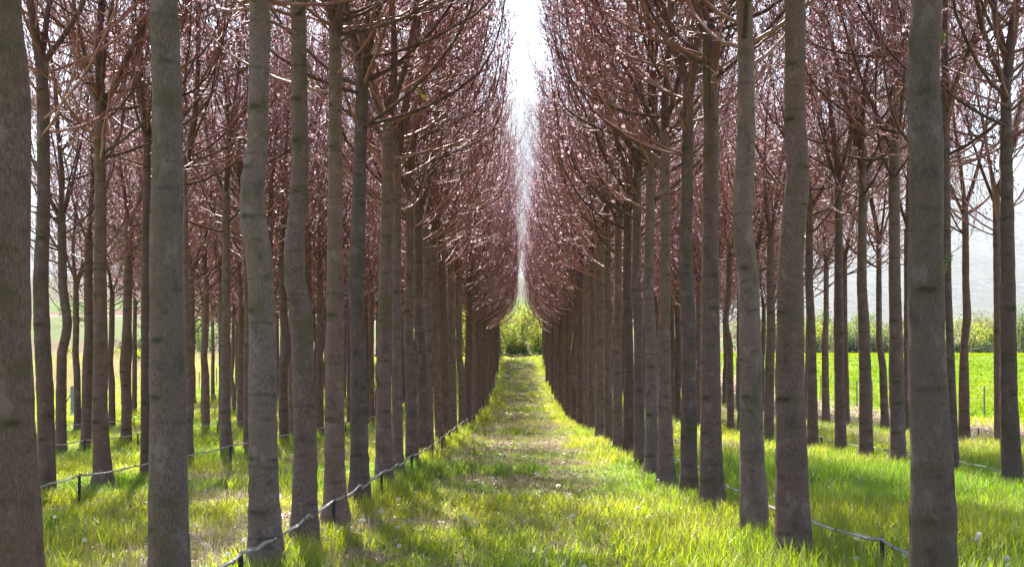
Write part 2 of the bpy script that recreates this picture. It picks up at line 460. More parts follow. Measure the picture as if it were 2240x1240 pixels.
# generic trunks, each with its own kink
GEN = []
for k in range(16):
    r_ = random.Random(500 + k)
    H = r_.uniform(4.9, 5.7)
    zk = r_.uniform(1.3, 3.3); amp = r_.choice([0.02, 0.05, 0.09, 0.16, 0.2]); a = r_.uniform(0, 2 * PI)
    zs = np.array([-0.35, 0, 0.5, 1.0, zk - 0.35, zk, zk + 0.3, zk + 0.65, zk + 1.1, H])
    zs = np.maximum.accumulate(zs + np.arange(10) * 1e-3)
    k_ = np.array([0, 0, 0.0, 0.0, 0.15, 0.75, 1.0, 0.65, 0.3, 0.15]) * amp
    lean = (zs + 0.35) * r_.uniform(-0.02, 0.02); lean2 = (zs + 0.35) * r_.uniform(-0.015, 0.015)
    r0 = r_.uniform(0.108, 0.125)
    rad = np.interp(zs, [-0.35, 0.3, 2.5, H], [r0 * 1.08, r0, r0 * 0.9, r0 * 0.74])
    x = k_ * math.cos(a) + lean + np.interp(zs, [0, H], [0, 0]); y = k_ * math.sin(a) + lean2
    GEN.append((trunk_mesh(zs, x, y, rad, 900 + k, 12), H, float(x[-1]), float(y[-1]), amp))

ORD = ['zeroth', 'nearest', 'second', 'third', 'fourth', 'fifth', 'sixth', 'seventh', 'eighth', 'ninth', 'tenth', 'eleventh', 'twelfth', 'thirteenth',
       'fourteenth', 'fifteenth', 'sixteenth', 'seventeenth', 'eighteenth', 'nineteenth', 'twentieth']
ROWN = {'L1': 'row left of the grass lane', 'R1': 'row right of the grass lane', 'L2': 'second row left of the lane', 'L3': 'third row left of the lane',
        'L4': 'fourth row left of the lane', 'L5': 'outermost row by the left wire fence', 'R2': 'second row right of the lane', 'R3': 'outermost row by the green field'}
TREES = []      # (root, d)
def plant(x, y, trunk, top, crown_i, rz_crown, label, group, near, cscale=1.0, rz=0.0, sc=1.0):
    z = gzf(x, y)
    t = thing('paulownia_tree', label, 'tree', (x, y, z), 0, group)
    tr = link('trunk', trunk, t, (0, 0, 0), rz, sc)
    c, s = math.cos(rz), math.sin(rz)
    tp = (top[0] * c - top[1] * s) * sc, (top[0] * s + top[1] * c) * sc, top[2] * sc
    lm, cr, full = CROWNS[crown_i % NCROWN]
    if near:
        link('crown', cr, t, tp, rz_crown, cscale)
        for l in lm: link('limb', l, t, tp, rz_crown, cscale)
    else:
        link('crown', full, t, tp, rz_crown, cscale)
    TREES.append((t, y))
    return t

def spec(row, lat, bx, rows, label, fork=5.2, base_y=None):
    """a trunk whose outline was measured: rows of (y px, left px, right px)"""
    sgn = -1 if row[0] == 'L' else 1
    d = lat * F / abs(bx - CX)
    x0 = sgn * lat; g = gzf(x0, d)
    rows = sorted(rows, key=lambda r: -r[0])
    zz, xo, rd = [], [], []
    for py, xl, xr in rows:
        z = HC + (CY - py) * d / F - g
        if z > fork - 0.1: continue
        zz.append(z); xo.append(((xl + xr) / 2 - CX) * d / F - x0); rd.append((xr - xl) / 2 * d / F)
    if zz[0] > 0.25:
        zz.insert(0, 0.2); xo.insert(0, xo[0]); rd.insert(0, rd[0] * 1.03)
    zz.insert(0, -0.35); xo.insert(0, xo[0]); rd.insert(0, rd[0] * 1.05)
    zz.append(fork); xo.append(xo[-1] + (xo[-1] - xo[-2]) * 0.3); rd.append(rd[-1] * 0.93)
    r_ = random.Random(int(bx) + 3)
    yo = [r_.gauss(0, 0.02) for _ in zz]
    me = trunk_mesh(np.array(zz), np.array(xo), np.array(yo), np.array(rd), int(bx), 24 if d < 14 else 16)
    plant(x0, d, me, (xo[-1], yo[-1], fork), r_.randint(0, 99), r_.uniform(0, 6.28), label, 'trees planted in the ' + ROWN[row], True, r_.uniform(0.97, 1.08))
    return d

L1 = [
 (30, [(0,-70,45),(150,-62,59),(310,-55,64),(620,-48,70),(870,-44,77),(1000,-43,82),(1240,-40,92)], 'thick grey trunk cut off by the left edge, nearest in its row'),
 (365, [(0,334,392),(150,334,395),(310,332,398),(500,331,399),(620,330,400),(770,327,400),(970,326,405),(1120,324,408),(1240,321,411)], 'straight thick grey trunk, second from the left edge'),
 (580, [(0,547,590),(100,547,591),(250,546,589),(300,543,587),(340,537,584),(400,527,579),(450,524,578),(500,529,586),(550,537,597),(620,545,600),(770,546,605),(970,546,608),(1100,546,612),(1240,545,621)], 'trunk with a strong S bend halfway up, where the hose crosses lowest on the left'),
 (665, [(0,636,668),(100,636,670),(310,639,675),(400,635,675),(500,627,667),(540,622,666),(620,622,669),(670,630,681),(720,637,685),(820,640,689),(970,640,691),(1120,636,693),(1210,632,696)], 'trunk bulging left at mid height, just right of the S bent left trunk'),
 (735, [(0,717,747),(150,719,747),(310,720,749),(500,717,750),(620,716,752),(820,711,752),(1020,710,754),(1145,707,761)], 'straight trunk right behind the black hose stake, fifth in the left lane row'),
 (785, [(185,778,807),(310,774,801),(500,767,799),(620,761,795),(695,765,797),(730,766,800),(870,766,803),(1020,765,806),(1105,762,809)], 'slightly bowed trunk forking into two high limbs, sixth in the left lane row'),
 (841, [(310,836,862),(430,836,861),(620,828,859),(820,824,856),(970,822,858),(1060,821,861)], 'seventh trunk of the row left of the lane, leaning slightly right'),
 (871, [(310,858,878),(620,858,878),(820,857,879),(970,858,882),(1060,858,886)], 'eighth trunk of the row left of the lane, tight behind the seventh'),
 (902, [(350,889,906),(620,886,905),(745,881,905),(775,885,910),(870,887,913),(1030,887,916)], 'ninth trunk of the row left of the lane, kinked at mid height'),
 (930, [(400,908,926),(620,906,926),(720,906,928),(770,914,933),(1020,914,943)], 'tenth trunk of the row left of the lane, kinked like the one before'),
 (945, [(500,925,942),(620,926,943),(745,927,945),(970,934,949),(1010,934,955)], 'eleventh trunk of the row left of the lane'),
 (967, [(500,943,958),(620,942,958),(900,950,967),(990,955,977)], 'twelfth trunk of the row left of the lane'),
 (978, [(500,958,974),(620,958,976),(970,968,986)], 'thirteenth trunk of the row left of the lane'),
 (991, [(500,980,992),(620,980,993),(700,981,996),(945,982,1000)], 'fourteenth trunk of the row left of the lane, straight'),
 (1011, [(500,998,1012),(620,997,1010),(780,997,1012),(830,1003,1018),(940,1003,1020)], 'fifteenth trunk of the row left of the lane, kinked towards the lane near its foot'),
]
R1 = [
 (2042, [(0,1991,2057),(150,1982,2052),(200,1980,2053),(310,1984,2059),(500,1986,2061),(620,1987,2064),(820,1988,2071),(1020,1990,2082),(1240,1991,2094)], 'thickest grey trunk on the right with a small leafy sprout, nearest in its row'),
 (1735, [(0,1716,1759),(100,1715,1760),(250,1714,1762),(330,1717,1767),(380,1720,1770),(420,1717,1771),(460,1710,1767),(500,1705,1759),(560,1701,1756),(620,1700,1757),(820,1698,1761),(1020,1697,1767),(1120,1696,1771),(1230,1693,1776)], 'trunk with a strong kink leaning right above mid height, second on the right'),
 (1649, [(0,1612,1645),(150,1615,1650),(310,1612,1652),(420,1606,1650),(480,1604,1645),(530,1605,1650),(580,1612,1657),(620,1617,1661),(770,1618,1666),(970,1620,1671),(1070,1620,1676),(1165,1620,1682)], 'greenish trunk with a bulge to the left, third in the row right of the lane'),
 (1558, [(0,1536,1567),(130,1536,1568),(310,1539,1572),(500,1537,1572),(620,1536,1574),(820,1534,1576),(970,1533,1579),(1080,1531,1585)], 'straight trunk standing in tall grass, fourth in the row right of the lane'),
 (1506, [(180,1494,1517),(310,1492,1517),(500,1487,1515),(620,1484,1516),(695,1491,1523),(820,1491,1523),(1070,1487,1525)], 'fifth trunk in the row right of the lane, with high dark fork'),
 (1459, [(310,1444,1465),(500,1445,1466),(620,1445,1467),(745,1440,1466),(870,1439,1469),(1060,1440,1477)], 'sixth trunk in the row right of the lane'),
 (1426, [(310,1415,1434),(500,1411,1432),(620,1407,1430),(695,1406,1432),(730,1410,1437),(870,1411,1438),(1040,1411,1440)], 'seventh trunk in the row right of the lane, slightly kinked'),
 (1400, [(400,1385,1403),(620,1382,1401),(720,1387,1407),(1010,1387,1412)], 'eighth trunk in the row right of the lane'),
 (1376, [(500,1364,1382),(620,1363,1381),(770,1365,1386),(1005,1362,1389)], 'ninth trunk in the row right of the lane'),
 (1352, [(500,1345,1360),(620,1345,1360),(820,1341,1361),(980,1341,1363)], 'tenth trunk in the row right of the lane'),
 (1331, [(500,1322,1337),(620,1322,1337),(970,1322,1341)], 'eleventh trunk in the row right of the lane'),
 (1312, [(500,1302,1320),(960,1302,1323)], 'twelfth trunk in the row right of the lane'),
 (1296, [(500,1288,1303),(945,1287,1305)], 'thirteenth trunk in the row right of the lane'),
 (1283, [(500,1276,1290),(940,1275,1292)], 'fourteenth trunk in the row right of the lane'),
 (1270, [(500,1264,1276),(930,1263,1278)], 'fifteenth trunk in the row right of the lane'),
]
L2 = [
 (97, [(0,77,97),(250,81,107),(440,84,111),(620,73,105),(720,77,111),(870,81,117),(1100,86,121)], 'brown trunk with pruned knots right of the cut off trunk at the left edge'),
 (228, [(250,209,232),(310,207,230),(450,208,232),(620,205,233),(770,204,234),(920,204,237),(1045,206,245),(1085,205,252)], 'trunk forking into a wide Y, beside the left hose stake'),
 (316, [(300,315,331),(620,310,330),(820,308,327),(1055,306,324)], 'trunk half hidden behind the left side of the straight thick grey trunk'),
 (413, [(400,402,410),(620,401,413),(820,404,419),(1035,406,425)], 'trunk half hidden behind the right side of the straight thick grey trunk'),
 (496, [(420,487,502),(620,486,504),(770,483,502),(920,483,506),(1020,482,511)], 'straight trunk with its shadow on sunlit grass, left of the S bent trunk'),
]
R2 = [
 (2213, [(200,2193,2214),(310,2191,2216),(620,2190,2222),(870,2189,2226),(1055,2192,2236)], 'trunk standing in tall grass near the right edge with a high fork'),
 (2087, [(300,2060,2080),(620,2065,2082),(695,2069,2085),(820,2072,2090),(1010,2077,2098)], 'slim trunk just behind the right side of the thickest right trunk'),
 (1962, [(310,1955,1972),(620,1944,1969),(695,1946,1973),(820,1946,1978),(1000,1947,1980)], 'trunk beside a small green bush, left of the thickest right trunk'),
 (1895, [(400,1878,1895),(620,1875,1896),(695,1877,1901),(820,1879,1905),(1010,1880,1911)], 'second trunk left of the thickest right trunk, bowed slightly right'),
 (1840, [(400,1826,1842),(620,1824,1844),(720,1823,1847),(820,1826,1848),(1003,1826,1854)], 'third trunk left of the thickest right trunk, in the grass before the field'),
 (1778, [(440,1763,1778),(620,1761,1779),(720,1766,1785),(820,1766,1787),(980,1766,1791)], 'kinked trunk just right of the leaning right trunk, before the green field'),
]
R3 = [
 (2181, [(400,2174,2186),(620,2172,2189),(975,2175,2190)], 'slim straight trunk left of the trunk near the right edge, by the fence'),
 (2109, [(490,2104,2118),(620,2105,2120),(695,2107,2125),(745,2101,2117),(820,2099,2120),(970,2096,2122)], 'slim trunk bent like an elbow before the right wire fence'),
 (1984, [(500,1978,1990),(940,1977,1992)], 'slim trunk mostly hidden by the left side of the thickest right trunk'),
 (1936, [(500,1917,1928),(620,1917,1929),(745,1917,1930),(800,1923,1939),(940,1927,1946)], 'slim trunk with a kink to the right before the green field'),
 (1853, [(500,1843,1852),(700,1845,1854),(928,1846,1859)], 'slim trunk just behind the right side of a thicker one, before the fence'),
 (1806, [(500,1799,1810),(700,1801,1813),(745,1797,1811),(925,1797,1815)], 'slim trunk dark along its right side, before the field fence'),
]
for row, lat, lst in (('L1', 1.9, L1), ('R1', 2.1, R1), ('L2', 5.9, L2), ('R2', 6.2, R2), ('R3', 10.2, R3)):
    for bx, rows, lab in lst:
        spec(row, lat, bx, rows, lab, 5.2 if row[1] == '1' else 5.5)

STUFF = []
def generic(row, lat, starts, d0, d1, n0, gap=0.0):
    """the rest of a row; starts = measured base px, then every 2 m"""
    sgn = -1 if row[0] == 'L' else 1
    r_ = random.Random(hash(row) % 1000 if False else sum(map(ord, row)) * 7)
    ds = [lat * F / abs(b - CX) for b in starts]
    d = (ds[-1] + 2.0) if ds else d0
    while d < d1:
        if r_.random() > gap: ds.append(d + r_.uniform(-0.18, 0.18))
        d += 2.0
    n = n0
    for d in ds:
        n += 1
        x = sgn * lat + r_.gauss(0, 0.05)
        k = r_.randrange(len(GEN)); me, H, tx, ty, amp = GEN[k]
        sc = r_.uniform(0.9, 1.06)
        key = dict(row=row, x=x, d=d, k=k, sc=sc, rz=r_.uniform(0, 6.28), ci=r_.randint(0, 99), cr=r_.uniform(0, 6.28), cs=r_.uniform(0.93, 1.07), n=n)
        STUFF.append(key)

generic('L1', 1.9, [], 41.6, 112, 15)
generic('R1', 2.1, [], 44.2, 112, 15)
generic('L2', 5.9, [545, 585, 618, 648], 0, 111, 5)
generic('L3', 9.9, [126, 190, 272], 0, 111, 0, 0.04)
generic('L4', 13.9, [172, 242], 0, 110, 0, 0.1)
generic('L5', 17.9, [], 48.5, 108, 0, 0.22)
generic('R2', 6.2, [1686, 1655], 0, 111, 6)
generic('R3', 10.2, [1767], 0, 108, 6, 0.08)
# the 300 that show largest are trees of their own, the rest one mass
def weight(k):
    return k['d'] * {'L1': 0.5, 'R1': 0.5, 'L2': 0.9, 'R2': 0.85, 'L3': 1.0, 'R3': 0.85, 'L4': 1.05, 'L5': 1.0}[k['row']]
STUFF.sort(key=weight)
room = 292 - len(TREES)
for k in STUFF[:room]:
    row, n, d = k['row'], k['n'], k['d']
    if n <= 20 and (row[1] != '1' or n <= 18):
        lab = f'{ORD[n]} paulownia tree from the front in the {ROWN[row]}'
    else:
        lab = f'slim far paulownia tree among crowded trunks of the {ROWN[row]}'
    me, H, tx, ty, amp = GEN[k['k']]
    plant(k['x'], d, me, (tx, ty, H), k['ci'], k['cr'], lab, 'trees planted in the ' + ROWN[row], d < 34, k['cs'], k['rz'], k['sc'])
REST = STUFF[room:]

# ------------------------------------------------------------------ scatter (stuff) by geometry nodes
def scatter(name, pts, rot, scl, idx, tint, clumps, label, cat):
    coll = bpy.data.collections.new(name + '_kinds')
    for i, me in enumerate(clumps):
        coll.objects.link(bpy.data.objects.new(f'{name}_kind_{chr(97 + i)}', me))
    me = bpy.data.meshes.new(name)
    n = len(pts)
    me.vertices.add(n); me.vertices.foreach_set('co', np.asarray(pts, np.float32).ravel())
    a = me.attributes.new('rot', 'FLOAT_VECTOR', 'POINT'); a.data.foreach_set('vector', np.asarray(rot, np.float32).ravel())
    a = me.attributes.new('scl', 'FLOAT_VECTOR', 'POINT'); a.data.foreach_set('vector', np.asarray(scl, np.float32).ravel())
    a = me.attributes.new('kind_index', 'INT', 'POINT'); a.data.foreach_set('value', np.asarray(idx, np.int32))
    a = me.attributes.new('tint', 'FLOAT', 'POINT'); a.data.foreach_set('value', np.asarray(tint, np.float32))
    o = link(name, me)
    o['kind'] = 'stuff'; o['label'] = label; o['category'] = cat
    ng = bpy.data.node_groups.new(name + '_nodes', 'GeometryNodeTree')
    ng.interface.new_socket('Geometry', in_out='INPUT', socket_type='NodeSocketGeometry')
    ng.interface.new_socket('Geometry', in_out='OUTPUT', socket_type='NodeSocketGeometry')
    gi = ng.nodes.new('NodeGroupInput'); go = ng.nodes.new('NodeGroupOutput')
    ci = ng.nodes.new('GeometryNodeCollectionInfo'); ci.inputs['Collection'].default_value = coll
    ci.inputs['Separate Children'].default_value = True; ci.inputs['Reset Children'].default_value = True
    ip = ng.nodes.new('GeometryNodeInstanceOnPoints'); ip.inputs['Pick Instance'].default_value = True
    def attr(nm, tp):
        nd = ng.nodes.new('GeometryNodeInputNamedAttribute'); nd.data_type = tp; nd.inputs['Name'].default_value = nm
        return nd.outputs[0]
    ng.links.new(gi.outputs[0], ip.inputs['Points']); ng.links.new(ci.outputs[0], ip.inputs['Instance'])
    ng.links.new(attr('kind_index', 'INT'), ip.inputs['Instance Index'])
    ng.links.new(attr('rot', 'FLOAT_VECTOR'), ip.inputs['Rotation']); ng.links.new(attr('scl', 'FLOAT_VECTOR'), ip.inputs['Scale'])
    ng.links.new(ip.outputs[0], go.inputs[0])
    md = o.modifiers.new('scatter', 'NODES'); md.node_group = ng
    return o

if REST:
    # whole-tree meshes for the hidden mass
    kinds = []
    for k in range(4):
        b = MB(); me, H, tx, ty, amp = GEN[k * 3]
        full = CROWNS[k][2]
        b.v = [tuple(v.co) for v in me.vertices]; b.f = [tuple(p.vertices) for p in me.polygons]; b.m = [0] * len(b.f)
        o = len(b.v)
        b.v += [(v.co.x + tx, v.co.y + ty, v.co.z + H) for v in full.vertices]
        b.f += [tuple(i + o for i in p.vertices) for p in full.polygons]; b.m += [p.material_index for p in full.polygons]
        kinds.append(b.mesh('far_tree', CROWN_MATS))
    P = [(k['x'], k['d'], gzf(k['x'], k['d'])) for k in REST]
    scatter('far_plantation', P, [(0, 0, k['rz']) for k in REST], [(k['sc'],) * 3 for k in REST], [k['k'] % 4 for k in REST], [0.5] * len(REST), kinds,
            'far hidden trees standing deep in the plantation behind nearer rows', 'trees')

# ------------------------------------------------------------------ ground
def mat_ground():
    m = NT('orchard_ground')
    pos = m.n('ShaderNodeNewGeometry').outputs['Position']
    a = m.noise(pos, 0.55, 5, 0.6); b = m.noise(pos, 3.5, 4, 0.6); c = m.noise(pos, 22, 3, 0.6)
    sx = m.n('ShaderNodeSeparateXYZ'); m.l(pos, sx.inputs[0])
    col = m.mix(m.ramp(a, 0.35, 0.65), (0.085, 0.125, 0.022), (0.15, 0.16, 0.04))
    col = m.mix(m.math('MULTIPLY', m.ramp(b, 0.5, 0.64), 0.75), col, (0.17, 0.125, 0.08))
    col = m.mix(m.math('MULTIPLY', m.ramp(c, 0.5, 0.66), 0.5), col, (0.055, 0.06, 0.018))
    # fallen blossom along the right hand fence
    d = m.math('ABSOLUTE', m.math('SUBTRACT', sx.outputs[0], 13.6))
    pet = m.math('MULTIPLY', m.ramp(d, 2.6, 0.8), m.ramp(m.noise(pos, 2.2, 5, 0.7), 0.38, 0.55))
    col = m.mix(m.math('MULTIPLY', pet, 0.85), col, m.mix(m.ramp(c, 0.42, 0.6), (0.12, 0.08, 0.07), (0.36, 0.25, 0.27)))
    # hillside fields beyond the plantation (bands that follow the slope)
    wob = m.noise(pos, 0.006, 3)
    yy = m.math('ADD', sx.outputs[1], m.math('MULTIPLY_ADD', wob, 60, -30))
    far = m.mix(m.ramp(m.noise(pos, 0.08, 5, 0.65), 0.35, 0.65), (0.06, 0.08, 0.015), (0.10, 0.09, 0.03))
    def band(y0, y1, cc, col_, soft=4):
        f = m.math('MULTIPLY', m.ramp(yy, y0 - soft, y0 + soft), m.ramp(yy, y1 + soft, y1 - soft))
        nn = m.mix(m.ramp(m.noise(pos, 0.35, 4, 0.7), 0.3, 0.7), tuple(k * 0.34 for k in cc), tuple(k * 0.56 for k in cc))
        return m.mix(f, col_, nn)
    far = band(158, 200, (0.22, 0.155, 0.09), far)
    far = band(200, 255, (0.17, 0.20, 0.06), far)
    far = band(255, 285, (0.19, 0.21, 0.08), far)
    far = band(285, 300, (0.36, 0.30, 0.25), far)
    far = band(300, 335, (0.24, 0.13, 0.09), far)
    far = band(335, 430, (0.15, 0.22, 0.05), far)
    far = band(430, 800, (0.15, 0.14, 0.085), far, 15)
    col = m.mix(m.ramp(sx.outputs[1], 116, 126), col, far)
    bump = m.math('ADD', m.math('MULTIPLY', b, 1.0), m.math('MULTIPLY', c, 0.4))
    return m.done(m.pbsdf(col, 0.95, 0.1, bump, 0.6, 0.05))

def grid_mesh(name, ys, half, nx, zf, mat, xr=None):
    V = []; 
    for y in ys:
        if xr: xs = np.linspace(xr(y)[0], xr(y)[1], nx)
        else:
            h = half(y); t = np.linspace(-1, 1, nx); xs = np.sign(t) * np.abs(t) ** 1.3 * h
        z = zf(xs, np.full(nx, float(y)))
        V.append(np.stack([xs, np.full(nx, float(y)), z], -1))
    V = np.concatenate(V)
    ny = len(ys)
    f = [(i * nx + k, i * nx + k + 1, (i + 1) * nx + k + 1, (i + 1) * nx + k) for i in range(ny - 1) for k in range(nx - 1)]
    me = bpy.data.meshes.new(name); me.from_pydata(V.tolist(), [], f); me.materials.append(mat)
    me.polygons.foreach_set('use_smooth', [True] * len(f)); me.update()
    return me

ys = np.concatenate([np.arange(-15, 40, 0.6), np.arange(40, 130, 1.2), np.arange(130, 300, 5), np.arange(300, 801, 20)])
structure('ground', grid_mesh('ground', ys, lambda y: 45 + 0.85 * max(y, 0), 181, gz, mat_ground()))

# the bright crop field to the right of the plantation
def mat_field(name, c0, c1, scale=0.5):
    m = NT(name)
    pos = m.n('ShaderNodeNewGeometry').outputs['Position']
    a = m.noise(pos, scale, 5, 0.65); b = m.noise(m.vmul(pos, (6, 2, 1)), 1.2, 4, 0.7)
    f = m.math('ADD', m.math('MULTIPLY', a, 0.55), m.math('MULTIPLY', b, 0.45))
    return m.done(m.pbsdf(m.mix(m.ramp(f, 0.35, 0.65), c0, c1), 0.9, 0.1, b, 0.7, 0.06))
structure('field', grid_mesh('field', np.arange(24, 152.1, 2.0), None, 60, lambda x, y: gz(x, y) + 0.035, mat_field('crop_field', (0.09, 0.15, 0.004), (0.13, 0.19, 0.007)),
          xr=lambda y: (16.9, 30 + 0.6 * y)))
structure('meadow', grid_mesh('meadow', np.arange(30, 116.1, 2.0), None, 50, lambda x, y: gz(x, y) + 0.03, mat_field('dry_meadow', (0.13, 0.13, 0.035), (0.22, 0.185, 0.085), 0.16),
          xr=lambda y: (-35 - 0.6 * y, -21.8)))

# mountains
PXS = [-700, -200, 130, 600, 900, 1138, 1300, 1700, 2240, 2600, 3200]; PYS = [620, 600, 590, 480, 420, 335, 355, 430, 485, 530, 590]
def hz(x, y):
    px = CX + F * x / y
    H = (CY - np.interp(px, PXS, PYS)) / F * 7200
    t = smooth((y - 690) / 6510.0)
    base = gz(x, np.full_like(y, 690)) - 3
    z = base + t * (H - base + 60)
    n = (vnoise(x / 780, y / 780) - 0.5) * 390 + (vnoise(x / 330 + 7, y / 330) - 0.5) * 165 + (vnoise(x / 120, y / 120 + 5) - 0.5) * 48
    return z + n * np.clip(t * 1.6, 0, 0.8)
def mat_hills():
    m = NT('wooded_hills')
    pos = m.n('ShaderNodeNewGeometry').outputs['Position']
    a = m.noise(pos, 0.004, 6, 0.65); b = m.noise(pos, 0.04, 5, 0.75)
    col = m.mix(m.ramp(b, 0.35, 0.65), (0.06, 0.06, 0.055), (0.125, 0.118, 0.108))
    col = m.mix(m.math('MULTIPLY', m.ramp(a, 0.5, 0.62), 0.5), col, (0.10, 0.11, 0.075))
    return m.done(m.pbsdf(col, 0.95, 0.05, b, 0.8, 12.0))
structure('hills', grid_mesh('hills', np.concatenate([np.arange(690, 1500, 30), np.arange(1500, 8300, 100)]), lambda y: 500 + 0.85 * y, 200, hz, mat_hills()))

# ------------------------------------------------------------------ grass
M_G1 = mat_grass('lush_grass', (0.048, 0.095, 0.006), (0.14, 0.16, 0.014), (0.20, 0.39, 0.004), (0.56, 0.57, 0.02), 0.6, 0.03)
M_G2 = mat_grass('dry_grass', (0.30, 0.25, 0.13), (0.38, 0.32, 0.19), (0.40, 0.33, 0.16), (0.46, 0.38, 0.2), 0.45)
M_WEED = mat_grass('weed_leaves', (0.06, 0.11, 0.014), (0.16, 0.18, 0.03), (0.22, 0.38, 0.01), (0.46, 0.54, 0.02), 0.55, 0.04)
M_LITTER = mat_grass('leaf_litter', (0.22, 0.14, 0.09), (0.42, 0.31, 0.25), (0.2, 0.12, 0.08), (0.35, 0.24, 0.2), 0.25, 0.03)
M_PETAL = mat_grass('fallen_petals', (0.45, 0.30, 0.34), (0.62, 0.46, 0.52), (0.45, 0.3, 0.35), (0.6, 0.45, 0.5), 0.3, 0.0)
M_CROP = mat_grass('crop_leaves', (0.075, 0.12, 0.008), (0.13, 0.16, 0.012), (0.18, 0.29, 0.003), (0.27, 0.34, 0.005), 0.6, 0.0)

def blade(b, p, az, h, w, lean, mat=0, seg=3):
    d = np.array([math.cos(az), math.sin(az), 0]); s = np.array([-d[1], d[0], 0])
    if random.random() < 0.5: s = s * 0.8 + d * 0.3
    o = len(b.v)
    for i in range(seg):
        t = i / seg
        c = np.array(p) + d * lean * t * t + np.array([0, 0, h * (t - 0.18 * lean / h * t * t)])
        ww = w * (1 - 0.55 * t)
        b.v.append(tuple(c - s * ww / 2)); b.v.append(tuple(c + s * ww / 2))
    tip = np.array(p) + d * lean + np.array([0, 0, h * (1 - 0.3 * lean / h)])
    b.v.append(tuple(tip))
    for i in range(seg - 1):
        b.f.append((o + 2 * i, o + 2 * i + 1, o + 2 * i + 3, o + 2 * i + 2)); b.m.append(mat)
    b.f.append((o + 2 * seg - 2, o + 2 * seg - 1, o + 2 * seg)); b.m.append(mat)

def clump(n, r, h0, h1, w0, w1, lean, mat, dry=0.0, mat2=None):
    b = MB()
    for k in range(n):
        a = random.uniform(0, 2 * PI); q = r * math.sqrt(random.random())
        h = random.uniform(h0, h1)
        m_ = 1 if (mat2 and random.random() < dry) else 0
        blade(b, (q * math.cos(a), q * math.sin(a), -0.01), random.uniform(0, 2 * PI), h, random.uniform(w0, w1), h * random.uniform(0.1, lean), m_)
    me = b.mesh('grass_clump', [mat] + ([mat2] if mat2 else []), False)
    a = me.attributes.new('blade', 'FLOAT', 'POINT'); a.data.foreach_set('value', np.repeat(np.random.default_rng(n).random(n), 7).astype(np.float32))
    return me

def weed(n, L, mat):
    b = MB()
    for k in range(n):
        az = random.uniform(0, 2 * PI); l = L * random.uniform(0.5, 1.0); w = l * random.uniform(0.2, 0.38); up = random.uniform(0.15, 0.8)
        d = np.array([math.cos(az), math.sin(az), 0]); s = np.array([-d[1], d[0], 0])
        o0 = np.array([random.gauss(0, 0.05), random.gauss(0, 0.05), 0.0])
        pts = []
        for t, ww in ((0.0, 0.1), (0.3, 0.7), (0.65, 1.0), (1.0, 0.15)):
            c = o0 + d * l * t + np.array([0, 0, l * up * t * (1.3 - 0.7 * t) + 0.01])
            pts.append((c - s * w * ww / 2, c + s * w * ww / 2))
        for i in range(3):
            b.face([pts[i][0], pts[i][1], pts[i + 1][1], pts[i + 1][0]])
    return b.mesh('weed_clump', [mat], False)

def litter(n, r, s0, s1, mat, z=0.03):
    b = MB()
    for k in range(n):
        a = random.uniform(0, 2 * PI); q = r * math.sqrt(random.random())
        c = np.array([q * math.cos(a), q * math.sin(a), random.uniform(0.005, z)])
        u = np.array([random.gauss(0, 1), random.gauss(0, 1), random.gauss(0, 0.45)]); u /= np.linalg.norm(u)
        w = np.cross(u, [random.gauss(0, .3), random.gauss(0, .3), 1]); w /= np.linalg.norm(w)
        s = random.uniform(s0, s1)
        b.face([c - u * s, c + w * s * 0.55, c + u * s + np.array([0, 0, s * 0.4]), c - w * s * 0.55])
    return b.mesh('litter', [mat], False)

CL = [clump(22, 0.13, 0.10, 0.22, 0.005, 0.010, 0.7, M_G1, 0.06, M_G2),     # 0 short
      clump(24, 0.15, 0.08, 0.20, 0.005, 0.010, 0.9, M_G1, 0.12, M_G2),     # 1 short mixed
      clump(20, 0.13, 0.24, 0.44, 0.007, 0.014, 0.55, M_G1, 0.03, M_G2),    # 2 tall lush
      clump(18, 0.12, 0.20, 0.38, 0.007, 0.014, 0.7, M_G1, 0.02, M_G2),     # 3 tall arching
      clump(16, 0.14, 0.10, 0.28, 0.003, 0.005, 1.1, M_G2),                 # 4 dry straw
      weed(12, 0.14, M_WEED), weed(16, 0.09, M_WEED),                       # 5 6
      litter(16, 0.2, 0.02, 0.045, M_LITTER), litter(18, 0.2, 0.014, 0.028, M_PETAL)]   # 7 8

def tallness(x, y):
    """0 = short turf, 1 = tall grass"""
    t = smooth((x - 0.0) / 2.2) * smooth((15.5 - y) / 4) * 0.95
    t = np.maximum(t, smooth((x - 1.9) / 1.2) * smooth((32 - y) / 14))
    t = np.maximum(t, 0.42 * smooth((vnoise(x * 0.5 + 3, y * 0.35) - 0.6) / 0.2))
    strip = np.minimum.reduce([np.abs(x - c) for c in (-17.9, -13.9, -9.9, -5.9, -1.9, 2.1, 6.2, 10.2)])
    t = np.maximum(t, 0.5 * smooth((0.7 - strip) / 0.5) * smooth((vnoise(x * 0.3, y * 0.5) - 0.25) / 0.3))
    t = np.maximum(t, 0.7 * smooth((16 - y) / 4) * smooth((0.5 - np.abs(x + 4.8)) / 0.5))
    return t * (0.65 + 0.5 * vnoise(x * 0.9, y * 0.9 + 40))

def zone(y0, y1, dens, sc, margin=1.6):
    xl = lambda y: np.maximum(-21.5, (-CX) / F * y - margin); xr_ = lambda y: np.minimum(16.4, (2240 - CX) / F * y + margin)
    A = (y1 - y0) * (xr_(y1) - xl(y1))
    n = int(A * dens)
    y = rng.uniform(y0, y1, n); x = rng.uniform(xl(y1), xr_(y1), n)
    k = (x > xl(y)) & (x < xr_(y)); x, y = x[k], y[k]
    return x, y, np.full(len(x), sc)

